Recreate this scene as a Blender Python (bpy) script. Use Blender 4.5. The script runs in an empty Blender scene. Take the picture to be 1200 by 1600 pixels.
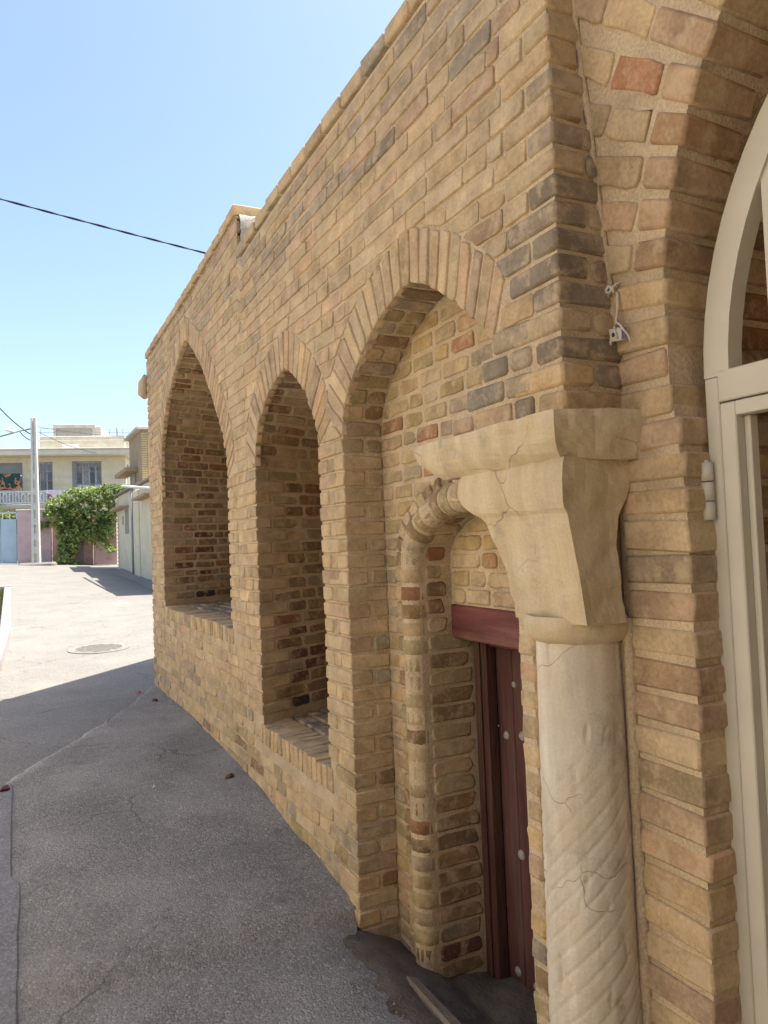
import bpy, math, random
import numpy as np
from mathutils import Vector, Matrix, noise as mnoise

rad = math.radians
scene = bpy.context.scene
COL = scene.collection
rng = random.Random(7)

# ------------------------------------------------------------------ camera
F_PX, IW, IH = 1165.0, 1200.0, 1600.0
YAW, PITCH, ROLL = rad(26.9), rad(2.3), rad(2.2)
CAM = Vector((-1.3, 0.0, 1.47))
fw = Vector((math.sin(YAW) * math.cos(PITCH), math.cos(YAW) * math.cos(PITCH), math.sin(PITCH)))
r0 = Vector((math.cos(YAW), -math.sin(YAW), 0))
u0 = r0.cross(fw)
RIGHT = r0 * math.cos(ROLL) - u0 * math.sin(ROLL)
UP = r0 * math.sin(ROLL) + u0 * math.cos(ROLL)
cd = bpy.data.cameras.new('camera')
cd.sensor_fit = 'VERTICAL'
cd.sensor_height = 36.0
cd.lens = 36.0 * F_PX / IH
cd.clip_start = 0.05
cd.clip_end = 1500
co = bpy.data.objects.new('camera', cd)
COL.objects.link(co)
M = Matrix.Identity(4)
for i in range(3):
    M[i][0], M[i][1], M[i][2], M[i][3] = RIGHT[i], UP[i], -fw[i], CAM[i]
co.matrix_world = M
scene.camera = co

# ------------------------------------------------------------------ sky, sun, exposure
SUN_EL = rad(67)
sdir = Vector((math.cos(SUN_EL) * 0.985, math.cos(SUN_EL) * -0.174, math.sin(SUN_EL)))   # towards the sun
world = bpy.data.worlds.new('World')
scene.world = world
world.use_nodes = True
wn = world.node_tree
bg = wn.nodes['Background']
sky = wn.nodes.new('ShaderNodeTexSky')
sky.sky_type = 'NISHITA'
sky.sun_disc = False
sky.sun_elevation = SUN_EL
sky.sun_rotation = math.atan2(sdir.x, sdir.y)
sky.air_density = 1.0
sky.dust_density = 2.4
sky.ozone_density = 1.9
wn.links.new(sky.outputs[0], bg.inputs['Color'])
bg.inputs['Strength'].default_value = 0.098
sl = bpy.data.lights.new('sun', 'SUN')
sl.energy = 3.6
sl.angle = rad(0.5)
sl.color = (1.0, 0.94, 0.85)
so = bpy.data.objects.new('sun', sl)
COL.objects.link(so)
so.location = (20, -4, 40)
so.rotation_euler = sdir.to_track_quat('Z', 'Y').to_euler()
scene.view_settings.view_transform = 'Standard'
scene.view_settings.look = 'None'
scene.view_settings.gamma = 1.0
scene.view_settings.exposure = 1.72
scene.render.engine = 'CYCLES'
scene.cycles.max_bounces = 8
scene.cycles.diffuse_bounces = 5

# ------------------------------------------------------------------ materials
class NT:
    def __init__(self, name, rough=0.9):
        self.m = bpy.data.materials.new(name)
        self.m.use_nodes = True
        self.t = self.m.node_tree
        self.b = self.t.nodes['Principled BSDF']
        self.b.inputs['Roughness'].default_value = rough
        self.b.inputs['Specular IOR Level'].default_value = 0.25
        tc = self.t.nodes.new('ShaderNodeTexCoord')
        self.co = tc.outputs['Object']

    def n(self, typ, **kw):
        nd = self.t.nodes.new(typ)
        for k, v in kw.items():
            if k in nd.inputs.keys():
                nd.inputs[k].default_value = v
            else:
                setattr(nd, k, v)
        return nd

    def l(self, a, b):
        self.t.links.new(a, b)

    def noise(self, scale, detail=4.0, rough=0.55, vec=None, sc3=None):
        nd = self.n('ShaderNodeTexNoise')
        nd.inputs['Scale'].default_value = scale
        nd.inputs['Detail'].default_value = detail
        nd.inputs['Roughness'].default_value = rough
        v = vec or self.co
        if sc3:
            mp = self.n('ShaderNodeMapping')
            mp.inputs['Scale'].default_value = sc3
            self.l(v, mp.inputs['Vector'])
            v = mp.outputs[0]
        self.l(v, nd.inputs['Vector'])
        return nd.outputs['Fac']

    def ramp(self, fac, stops):
        nd = self.n('ShaderNodeValToRGB')
        cr = nd.color_ramp
        while len(cr.elements) < len(stops):
            cr.elements.new(0.5)
        for e, (p, c) in zip(cr.elements, stops):
            e.position = p
            e.color = (c, c, c, 1) if isinstance(c, (int, float)) else (*c, 1)
        self.l(fac, nd.inputs['Fac'])
        return nd.outputs['Color']

    def mix(self, fac, a, b, blend='MIX'):
        nd = self.n('ShaderNodeMix', data_type='RGBA', blend_type=blend)
        for s, v in ((0, fac), (6, a), (7, b)):
            if isinstance(v, (int, float)):
                nd.inputs[s].default_value = v
            elif isinstance(v, tuple):
                nd.inputs[s].default_value = (*v, 1)
            else:
                self.l(v, nd.inputs[s])
        return nd.outputs[2]

    def math(self, op, a, b=0.0):
        nd = self.n('ShaderNodeMath', operation=op)
        for s, v in ((0, a), (1, b)):
            if isinstance(v, (int, float)):
                nd.inputs[s].default_value = v
            else:
                self.l(v, nd.inputs[s])
        return nd.outputs[0]

    def color(self, c):
        self.l(c, self.b.inputs['Base Color']) if not isinstance(c, tuple) else setattr(self.b.inputs['Base Color'], 'default_value', (*c, 1))

    def bump(self, h, strength=0.5, dist=0.01, prev=None):
        nd = self.n('ShaderNodeBump')
        nd.inputs['Strength'].default_value = strength
        nd.inputs['Distance'].default_value = dist
        self.l(h, nd.inputs['Height'])
        if prev:
            self.l(prev, nd.inputs['Normal'])
        self.l(nd.outputs[0], self.b.inputs['Normal'])
        return nd.outputs[0]


MORTAR_C = (0.61, 0.475, 0.315)

def mat_brick():
    k = NT('brick_clay', 0.92)
    at = k.n('ShaderNodeAttribute', attribute_name='Col')
    big = k.ramp(k.noise(9, 4), [(0.3, 0.72), (0.7, 1.18)])
    fine = k.ramp(k.noise(90, 3, 0.65), [(0.3, 0.82), (0.7, 1.14)])
    c = k.mix(1.0, at.outputs['Color'], big, 'MULTIPLY')
    c = k.mix(1.0, c, fine, 'MULTIPLY')
    # mortar smeared over the faces
    sm = k.ramp(k.noise(17, 5, 0.7), [(0.49, 0.0), (0.64, 0.68)])
    c = k.mix(sm, c, (0.55, 0.42, 0.27))
    # dark pits and pin holes
    vo = k.n('ShaderNodeTexVoronoi')
    vo.inputs['Scale'].default_value = 70
    k.l(k.co, vo.inputs['Vector'])
    pit = k.ramp(vo.outputs['Distance'], [(0.05, 1.0), (0.16, 0.0)])
    pmask = k.ramp(k.noise(14, 2), [(0.56, 0.0), (0.66, 1.0)])
    pm = k.math('MULTIPLY', pit, pmask)
    c = k.mix(k.math('MULTIPLY', pm, 0.7), c, (0.09, 0.065, 0.04))
    # broad grey weathering
    gr = k.ramp(k.noise(2.3, 4, 0.6), [(0.54, 0.0), (0.80, 0.22)])
    c = k.mix(gr, c, (0.25, 0.195, 0.135))
    k.color(c)
    h = k.math('ADD', k.math('MULTIPLY', k.noise(38, 5, 0.65), 0.9), k.math('MULTIPLY', k.noise(230, 2, 0.6), 0.22))
    h = k.math('SUBTRACT', h, k.math('MULTIPLY', pm, 0.35))
    k.bump(h, 0.6, 0.0055)
    return k.m

def mat_mortar(name='mortar', col=MORTAR_C, bs=0.9):
    k = NT(name, 0.95)
    a = k.ramp(k.noise(6, 5), [(0.3, 0.72), (0.72, 1.12)])
    b = k.ramp(k.noise(130, 3), [(0.3, 0.8), (0.7, 1.15)])
    c = k.mix(1.0, k.mix(1.0, col, a, 'MULTIPLY'), b, 'MULTIPLY')
    st = k.ramp(k.noise(3, 5, 0.7), [(0.55, 0.0), (0.75, 0.5)])
    c = k.mix(st, c, (0.26, 0.20, 0.13))
    k.color(c)
    h = k.math('ADD', k.noise(26, 5, 0.7), k.math('MULTIPLY', k.noise(160, 2), 0.3))
    k.bump(h, bs, 0.012)
    return k.m

def mat_plain(name, col, rough=0.6, var=0.12, scale=6, bump=0.0, spec=0.25, dirt=None, st=None):
    k = NT(name, rough)
    k.b.inputs['Specular IOR Level'].default_value = spec
    a = k.ramp(k.noise(scale, 5, 0.6, sc3=st), [(0.3, 1 - var), (0.7, 1 + var)])
    c = k.mix(1.0, col, a, 'MULTIPLY')
    if dirt:
        dm = k.ramp(k.noise(dirt[0], 6, 0.7, sc3=st), [(dirt[1], 0.0), (dirt[1] + 0.14, dirt[2])])
        c = k.mix(dm, c, dirt[3])
    k.color(c)
    if bump:
        k.bump(k.noise(scale * (3 if st else 8), 4, sc3=st), bump, 0.01)
    return k.m

def mat_stone(name, c1, c2, crack=True):
    k = NT(name, 0.85)
    f = k.noise(5, 6, 0.65)
    c = k.mix(k.ramp(f, [(0.35, 0.0), (0.65, 1.0)]), c1, c2)
    strk = k.ramp(k.noise(10, 4, 0.6, sc3=(1.5, 1.5, 0.25)), [(0.35, 0.86), (0.7, 1.1)])
    c = k.mix(1.0, c, strk, 'MULTIPLY')
    c = k.mix(1.0, c, k.ramp(k.noise(160, 3), [(0.3, 0.93), (0.7, 1.05)]), 'MULTIPLY')
    gd = k.ramp(k.noise(3.4, 6, 0.75), [(0.54, 0.0), (0.68, 0.55)])
    c = k.mix(gd, c, (0.24, 0.20, 0.15))
    h = k.math('ADD', k.noise(22, 6, 0.7), k.math('MULTIPLY', k.noise(180, 2), 0.10))
    if crack:
        wp = k.n('ShaderNodeVectorMath', operation='ADD')
        nz = k.n('ShaderNodeTexNoise')
        nz.inputs['Scale'].default_value = 9
        k.l(k.co, nz.inputs['Vector'])
        ms = k.n('ShaderNodeVectorMath', operation='SCALE')
        ms.inputs['Scale'].default_value = 0.12
        k.l(nz.outputs['Color'], ms.inputs[0])
        k.l(k.co, wp.inputs[0])
        k.l(ms.outputs[0], wp.inputs[1])
        vo = k.n('ShaderNodeTexVoronoi', feature='DISTANCE_TO_EDGE')
        vo.inputs['Scale'].default_value = 3.3
        k.l(wp.outputs[0], vo.inputs['Vector'])
        ln = k.ramp(vo.outputs['Distance'], [(0.002, 1.0), (0.007, 0.0)])
        lm = k.ramp(k.noise(2.6, 3), [(0.52, 0.0), (0.58, 1.0)])
        cr = k.math('MULTIPLY', ln, lm)
        c = k.mix(k.math('MULTIPLY', cr, 0.5), c, (0.22, 0.165, 0.11))
        h = k.math('SUBTRACT', h, k.math('MULTIPLY', cr, 0.5))
    k.color(c)
    k.bump(h, 0.55, 0.008)
    return k.m

def mat_asphalt(name, base, coarse):
    k = NT(name, 0.92)
    big = k.ramp(k.noise(1.6, 6, 0.6), [(0.3, 0.78), (0.72, 1.16)] if coarse else [(0.3, 0.9), (0.72, 1.07)])
    vo = k.n('ShaderNodeTexVoronoi')
    vo.inputs['Scale'].default_value = 120
    vo.inputs['Randomness'].default_value = 1.0
    k.l(k.co, vo.inputs['Vector'])
    st = k.ramp(vo.outputs['Color'], [(0.2, 0.72), (0.8, 1.15), (0.95, 1.6 if coarse else 1.25)])
    c = k.mix(1.0, k.mix(1.0, base, big, 'MULTIPLY'), st, 'MULTIPLY')
    dust = k.ramp(k.noise(0.8, 6, 0.65), [(0.45, 0.0), (0.75, 0.6)])
    if not coarse:
        dust = k.math('MULTIPLY', dust, 0.35)
    c = k.mix(dust, c, tuple(min(1, v * 1.35) for v in base))
    wn_ = k.n('ShaderNodeTexNoise')
    wn_.inputs['Scale'].default_value = 3.0
    wn_.inputs['Detail'].default_value = 5.0
    k.l(k.co, wn_.inputs['Vector'])
    wsc = k.n('ShaderNodeVectorMath', operation='SCALE')
    wsc.inputs['Scale'].default_value = 0.45
    k.l(wn_.outputs['Color'], wsc.inputs[0])
    wad = k.n('ShaderNodeVectorMath', operation='ADD')
    k.l(k.co, wad.inputs[0])
    k.l(wsc.outputs[0], wad.inputs[1])
    vc = k.n('ShaderNodeTexVoronoi', feature='DISTANCE_TO_EDGE')
    vc.inputs['Scale'].default_value = 0.8
    k.l(wad.outputs[0], vc.inputs['Vector'])
    crk = k.math('MULTIPLY', k.ramp(vc.outputs['Distance'], [(0.002, 1.0), (0.008, 0.0)]), k.ramp(k.noise(0.9, 2), [(0.50, 0.0), (0.56, 1.0)]))
    c = k.mix(k.math('MULTIPLY', crk, 0.7), c, tuple(v * 0.35 for v in base))
    spot = k.ramp(k.noise(4.2, 6, 0.72), [(0.59, 0.0), (0.70, 0.55)])
    c = k.mix(spot, c, tuple(v * 0.5 for v in base))
    k.color(c)
    h = k.math('ADD', k.math('MULTIPLY', vo.outputs['Distance'], -1.2 if coarse else -0.5), k.math('MULTIPLY', k.noise(45, 6, 0.75), 1.6))
    k.bump(h, 0.6 if coarse else 0.35, 0.010)
    return k.m

def mat_leaf(name, c1, c2):
    k = NT(name, 0.55)
    at = k.n('ShaderNodeAttribute', attribute_name='Col')
    c = k.mix(at.outputs['Fac'], c1, c2)
    k.color(c)
    tr = k.n('ShaderNodeBsdfTranslucent')
    k.l(c, tr.inputs['Color'])
    mx = k.n('ShaderNodeMixShader')
    mx.inputs[0].default_value = 0.4
    k.l(k.b.outputs[0], mx.inputs[1])
    k.l(tr.outputs[0], mx.inputs[2])
    k.l(mx.outputs[0], k.t.nodes['Material Output'].inputs['Surface'])
    return k.m

MB = mat_brick()
MM = mat_mortar()
M_plaster = mat_mortar('grey_plaster', (0.40, 0.38, 0.34))
M_cap = mat_stone('yellow_stone', (0.58, 0.455, 0.275), (0.64, 0.525, 0.355))
M_col = mat_stone('pale_stone', (0.65, 0.56, 0.42), (0.71, 0.64, 0.53))
M_wood = mat_plain('red_painted_wood', (0.092, 0.038, 0.034), 0.65, 0.4, 22, 0.5, 0.3, (9, 0.50, 0.65, (0.15, 0.095, 0.08)), (1, 1, 0.10))
M_lint = mat_plain('red_painted_lintel', (0.150, 0.048, 0.042), 0.65, 0.4, 22, 0.5, 0.3, (9, 0.52, 0.6, (0.22, 0.13, 0.10)), (1, 0.12, 1))
M_wood2 = mat_plain('dark_red_wood', (0.085, 0.034, 0.028), 0.65, 0.4, 24, 0.5, 0.3, (9, 0.50, 0.7, (0.13, 0.085, 0.055)), (1, 1, 0.10))
M_stud = mat_plain('grey_metal_stud', (0.33, 0.31, 0.28), 0.55, 0.2, 30, 0.2, 0.4)
M_cream = mat_plain('cream_paint', (0.58, 0.54, 0.44), 0.42, 0.07, 5, 0.05, 0.4, (16, 0.66, 0.45, (0.33, 0.27, 0.19)))
M_asph = mat_asphalt('asphalt_coarse', (0.280, 0.264, 0.238), True)
M_asph2 = mat_asphalt('asphalt_smooth', (0.225, 0.212, 0.188), False)
M_asph3 = mat_asphalt('asphalt_patch', (0.215, 0.212, 0.212), False)
M_dirt = mat_plain('damp_soil', (0.13, 0.105, 0.08), 0.95, 0.3, 9, 0.8)
M_white = mat_plain('white_string', (0.62, 0.56, 0.48), 0.8, 0.12, 60)
M_cable = mat_plain('black_cable', (0.03, 0.035, 0.045), 0.5, 0.1, 40)
M_purple = mat_plain('purple_card', (0.17, 0.14, 0.27), 0.7, 0.1, 40)

# ------------------------------------------------------------------ object helpers
def link(o):
    COL.objects.link(o)
    return o

def tag(o, label=None, cat=None, group=None, kind=None):
    if label: o['label'] = label
    if cat: o['category'] = cat
    if group: o['group'] = group
    if kind: o['kind'] = kind
    return o

def empty(name, loc):
    o = bpy.data.objects.new(name, None)
    o.location = loc
    o.empty_display_size = 0.2
    return link(o)

def wloc(o):
    v = Vector(o.location)
    p = o.parent
    while p:
        if p.type == 'EMPTY':
            v = v + Vector(p.location) if False else v
        p = p.parent
    return v

def setparent(o, parent):
    if parent is None:
        return
    o.parent = parent
    base = Vector(parent.get('_w', parent.location)) if parent.type == 'EMPTY' else Vector((0, 0, 0))
    o.matrix_parent_inverse = Matrix.Translation(-base)

def mesh_obj(name, verts, faces, mat, parent=None, smooth=None, cols=None):
    me = bpy.data.meshes.new(name)
    me.from_pydata([tuple(v) for v in verts], [], faces)
    if smooth is None or smooth is False:
        pass
    elif smooth is True:
        me.polygons.foreach_set('use_smooth', [True] * len(me.polygons))
    else:
        me.polygons.foreach_set('use_smooth', smooth)
    if cols is not None:
        ca = me.color_attributes.new('Col', 'FLOAT_COLOR', 'POINT')
        ca.data.foreach_set('color', np.asarray(cols, dtype=np.float32).ravel())
    me.materials.append(mat)
    me.update()
    o = link(bpy.data.objects.new(name, me))
    setparent(o, parent)
    return o

class MBuild:
    """collects simple solids, then makes ONE mesh"""
    def __init__(self):
        self.v, self.f, self.s = [], [], []

    def add(self, vs, fs, smooth=False):
        b = len(self.v)
        self.v += [tuple(x) for x in vs]
        self.f += [tuple(i + b for i in f) for f in fs]
        self.s += [smooth] * len(fs)
        return self

    def hexa(self, c, bev=0.0):
        """c: 8 corners indexed [i + 2j + 4k]"""
        c = [Vector(x) for x in c]
        if bev <= 0:
            fs = [(0, 4, 6, 2), (1, 3, 7, 5), (0, 1, 5, 4), (2, 6, 7, 3), (0, 2, 3, 1), (4, 5, 7, 6)]
            return self.add(c, fs)
        vs, fs = hexa_bevel(c, bev)
        return self.add(vs, fs)

    def box(self, x0, x1, y0, y1, z0, z1, bev=0.0, fr=None):
        c = []
        for k in (z0, z1):
            for j in (y0, y1):
                for i in (x0, x1):
                    p = Vector((i, j, k))
                    c.append(fr(p) if fr else p)
        return self.hexa(c, bev)

    def tube(self, pts, r, n=8, cap=True, taper=None):
        pts = [Vector(p) for p in pts]
        vs, fs = [], []
        prev = None
        for i, p in enumerate(pts):
            t = (pts[min(i + 1, len(pts) - 1)] - pts[max(i - 1, 0)]).normalized()
            a = t.orthogonal().normalized() if prev is None else (prev - t * prev.dot(t)).normalized()
            prev = a
            b = t.cross(a)
            rr = r[i] if isinstance(r, (list, tuple)) else r
            for k in range(n):
                th = 2 * math.pi * k / n
                vs.append(p + (a * math.cos(th) + b * math.sin(th)) * rr)
        for i in range(len(pts) - 1):
            for k in range(n):
                fs.append((i * n + k, i * n + (k + 1) % n, (i + 1) * n + (k + 1) % n, (i + 1) * n + k))
        self.add(vs, fs, True)
        if cap:
            b0 = len(self.v) - len(vs)
            self.f += [tuple(b0 + k for k in reversed(range(n))), tuple(b0 + (len(pts) - 1) * n + k for k in range(n))]
            self.s += [False, False]
        return self

    def build(self, name, mat, parent=None):
        o = mesh_obj(name, self.v, self.f, mat, parent, self.s)
        return o

def hexa_bevel(c, b):
    idx = {}
    vs, fs = [], []
    def cn(i, j, k): return c[i + 2 * j + 4 * k]
    for i in (0, 1):
        for j in (0, 1):
            for k in (0, 1):
                p = cn(i, j, k)
                dx = (cn(1 - i, j, k) - p).normalized() * b
                dy = (cn(i, 1 - j, k) - p).normalized() * b
                dz = (cn(i, j, 1 - k) - p).normalized() * b
                for a, q in enumerate((p + dy + dz, p + dx + dz, p + dx + dy)):
                    idx[(i, j, k, a)] = len(vs)
                    vs.append(q)
    cen = sum(c, Vector()) / 8
    def put(f):
        a = vs[f[0]]; b_ = vs[f[1]]; d = vs[f[2]]
        nrm = (b_ - a).cross(d - a)
        m = sum((vs[q] for q in f), Vector()) / len(f)
        if nrm.dot(m - cen) < 0:
            f = tuple(reversed(f))
        fs.append(tuple(f))
    for s in (0, 1):
        put((idx[(s, 0, 0, 0)], idx[(s, 1, 0, 0)], idx[(s, 1, 1, 0)], idx[(s, 0, 1, 0)]))
        put((idx[(0, s, 0, 1)], idx[(1, s, 0, 1)], idx[(1, s, 1, 1)], idx[(0, s, 1, 1)]))
        put((idx[(0, 0, s, 2)], idx[(1, 0, s, 2)], idx[(1, 1, s, 2)], idx[(0, 1, s, 2)]))
    for s in (0, 1):
        for t in (0, 1):
            put((idx[(s, t, 0, 0)], idx[(s, t, 1, 0)], idx[(s, t, 1, 1)], idx[(s, t, 0, 1)]))
            put((idx[(s, 0, t, 0)], idx[(s, 1, t, 0)], idx[(s, 1, t, 2)], idx[(s, 0, t, 2)]))
            put((idx[(0, s, t, 1)], idx[(1, s, t, 1)], idx[(1, s, t, 2)], idx[(0, s, t, 2)]))
            for u in (0, 1):
                put((idx[(s, t, u, 0)], idx[(s, t, u, 1)], idx[(s, t, u, 2)]))
    return vs, fs

def project(p):
    v = Vector(p) - CAM
    z = v.dot(fw)
    if z < 0.05:
        return None
    return (600 + F_PX * v.dot(RIGHT) / z, 800 - F_PX * v.dot(UP) / z)

# ------------------------------------------------------------------ brick records
RECS = []      # dict(kind, verts, faces, smooth, col, size)

def record(kind, vs, fs, sm, col, front):
    pr = [project(p) for p in front]
    size = 0.0
    if all(pr):
        cx = sum(p[0] for p in pr) / len(pr); cy = sum(p[1] for p in pr) / len(pr)
        a = 0.0
        for i in range(len(pr)):
            x1, y1 = pr[i]; x2, y2 = pr[(i + 1) % len(pr)]
            a += x1 * y2 - x2 * y1
        size = abs(a) / 2
        if not (-20 < cx < 1220 and -20 < cy < 1620):
            size = 0.0
        nrm = (front[1] - front[0]).cross(front[2] - front[0])
    RECS.append(dict(kind=kind, v=vs, f=fs, s=sm, c=col, size=size))

def brick(kind, quad, mp, col, T=0.008, sink=0.02, bev=0.006, jit=0.0016, mid=2):
    q = [Vector((a, b)) for a, b in quad]
    eu = ((q[1] - q[0]) + (q[2] - q[3])) / 2
    ev = ((q[3] - q[0]) + (q[2] - q[1])) / 2
    lu, lv = eu.length, ev.length
    if lu < 0.012 or lv < 0.012:
        return
    bev = min(bev, lu * 0.25, lv * 0.25)
    cen = (q[0] + q[1] + q[2] + q[3]) / 4
    out = []
    for i in range(4):
        p, a, b = q[i], q[i - 1], q[(i + 1) % 4]
        da, db = (a - p), (b - p)
        c1 = bev * rng.uniform(0.5, 2.4); c2 = bev * rng.uniform(0.5, 2.4)
        if rng.random() < 0.10:
            c1 += rng.uniform(0.004, 0.02); c2 += rng.uniform(0.003, 0.012)
        if da.length > 1e-5: out.append(p + da.normalized() * min(c1, da.length * 0.3))
        if db.length > 1e-5: out.append(p + db.normalized() * min(c2, db.length * 0.3))
        L = db.length
        if mid and L > 0.10:
            for m in range(mid):
                out.append(p + db * ((m + 1) / (mid + 1) + rng.uniform(-0.08, 0.08)))
    out = [p + Vector((rng.gauss(0, jit), rng.gauss(0, jit))) for p in out]
    n = len(out)
    # inset along the brick's own axes
    e1 = eu.normalized(); e2 = ev.normalized()
    det = e1.x * e2.y - e1.y * e2.x
    if abs(det) < 1e-6:
        return
    su = max(0.2, 1 - 2 * bev / lu); sv = max(0.2, 1 - 2 * bev / lv)
    ta, tb = rng.uniform(-0.0018, 0.0018), rng.uniform(-0.0042, -0.0006) if kind == 'brick' else rng.uniform(-0.002, 0.002)
    dT = rng.uniform(-0.0022, 0.0030)
    r1, r2, rb = [], [], []
    for p in out:
        d = p - cen
        a = (d.x * e2.y - d.y * e2.x) / det
        b = (e1.x * d.y - e1.y * d.x) / det
        t = T + dT + ta * a / (lu / 2) + tb * b / (lv / 2)
        rb.append(mp(p.x, p.y, -sink))
        r1.append(mp(p.x, p.y, t - bev * 0.6 + rng.uniform(-0.0008, 0.0008)))
        pi = cen + e1 * (a * su) + e2 * (b * sv)
        r2.append(mp(pi.x, pi.y, t + rng.uniform(-0.0005, 0.0005)))
    vs = rb + r1 + r2
    fs, sm = [], []
    for i in range(n):
        j = (i + 1) % n
        fs.append((i, j, n + j, n + i)); sm.append(True)
        fs.append((n + i, n + j, 2 * n + j, 2 * n + i)); sm.append(True)
    fs.append(tuple(range(2 * n, 3 * n))); sm.append(False)
    nn = mp(cen.x, cen.y, 0.01) - mp(cen.x, cen.y, 0.0)
    k = n // 3
    fn = (r2[k] - r2[0]).cross(r2[2 * k] - r2[0])
    if fn.dot(nn) < 0:
        fs = [tuple(reversed(f)) for f in fs]
    record(kind, vs, fs, sm, col, [mp(a.x, a.y, T) for a in q])

def block(kind, c, col, bev=0.006, jit=0.0018, front=(0, 1, 5, 4)):
    c = [Vector(p) + Vector((rng.gauss(0, jit), rng.gauss(0, jit), rng.gauss(0, jit))) for p in c]
    vs, fs = hexa_bevel(c, bev * rng.uniform(0.8, 1.3))
    sm = [False] * 6 + [True] * (len(fs) - 6)
    record(kind, vs, fs, sm, col, [c[i] for i in front])

# ------------------------------------------------------------------ brick colours (fired clay, soot and efflorescence)
def vary(c, s=0.075):
    k = rng.gauss(1, s)
    h = rng.gauss(0, 0.022)
    return (max(0.01, c[0] * k * (1 + h)), max(0.01, c[1] * k), max(0.01, c[2] * k * (1 - h * 1.5)), 1.0)

TAN = (0.53, 0.392, 0.228); TAN2 = (0.485, 0.355, 0.206); PINK = (0.48, 0.325, 0.20)
GREYB = (0.37, 0.29, 0.195); DGREY = (0.265, 0.215, 0.155); OCHRE = (0.44, 0.315, 0.15)
BROWN = (0.265, 0.175, 0.092); RED = (0.29, 0.15, 0.08); DRED = (0.16, 0.068, 0.045); SOOT = (0.06, 0.05, 0.04)
OLIVE = (0.37, 0.285, 0.15)

def pick(tab):
    r = rng.random() * sum(w for w, _ in tab)
    for w, c in tab:
        r -= w
        if r <= 0:
            return vary(c)
    return vary(tab[-1][1])

def col_facade(y, z):
    if z > 2.95 and y < 4.3 or z > 3.1:
        return pick([(2, GREYB), (4, TAN2), (2, (0.39, 0.295, 0.19)), (1, PINK)])
    if y < 2.1 and 1.75 < z < 2.25:
        return pick([(2, DGREY), (3, GREYB), (3, TAN2), (1, PINK)])
    if z < 0.55 and y > 2.9:
        return pick([(6, TAN), (5, TAN2), (2, OLIVE), (1.2, GREYB), (0.25, RED), (0.5, BROWN)])
    return pick([(10, TAN), (3, TAN2), (2, PINK), (0.25, GREYB)])

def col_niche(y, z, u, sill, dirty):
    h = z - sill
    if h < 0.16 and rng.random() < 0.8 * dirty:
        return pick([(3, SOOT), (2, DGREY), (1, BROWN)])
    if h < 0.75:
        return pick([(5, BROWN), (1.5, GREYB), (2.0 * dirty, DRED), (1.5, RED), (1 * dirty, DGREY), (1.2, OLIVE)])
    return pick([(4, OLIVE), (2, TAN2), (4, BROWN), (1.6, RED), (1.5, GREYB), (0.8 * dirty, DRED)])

# ------------------------------------------------------------------ the building's geometry (wall plane x = 0, running away along +y)
H = 0.0715
Z0 = -0.36
Y_PIER, Y_END = 1.5, 7.73
STEP_Y = 4.42
TOP_R, TOP_L = 3.30, 3.455

def warp(y, z):
    a = mnoise.noise(Vector((y * 0.55, z * 0.8, 3.1)))
    b = mnoise.noise(Vector((y * 1.1, z * 0.5, 9.7)))
    if y < STEP_Y - 0.02:
        o = float(np.interp(y, [2.0, 2.6, 3.2, 3.6, STEP_Y], [0.020, 0.005, -0.008, -0.022, -0.075]))
        w = min(1.0, max(0.0, (z - 2.55) / 0.75))
    else:
        o = float(np.interp(y, [STEP_Y, 5.66, 7.7], [0.065, 0.0, -0.045]))
        w = min(1.0, max(0.0, (z - 3.22) / 0.2))
    return a * 0.007, b * 0.008 + o * w

def m_facade(u, v, n):
    dx, dz = warp(u, v)
    return Vector((dx - n, u, v + dz))

def lerp_poly(pts, t):
    """pts: list of (y,z); t arc length"""
    for (a, b) in zip(pts[:-1], pts[1:]):
        L = math.hypot(b[0] - a[0], b[1] - a[1])
        if t <= L:
            f = t / L if L else 0
            return (a[0] + (b[0] - a[0]) * f, a[1] + (b[1] - a[1]) * f)
        t -= L
    return pts[-1]

def poly_len(pts):
    return sum(math.hypot(b[0] - a[0], b[1] - a[1]) for a, b in zip(pts[:-1], pts[1:]))

def smooth_poly(pts, it=2):
    for _ in range(it):
        q = [pts[0]]
        for a, b in zip(pts[:-1], pts[1:]):
            q.append((a[0] * .75 + b[0] * .25, a[1] * .75 + b[1] * .25))
            q.append((a[0] * .25 + b[0] * .75, a[1] * .25 + b[1] * .75))
        q.append(pts[-1])
        pts = q
    return pts

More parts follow.
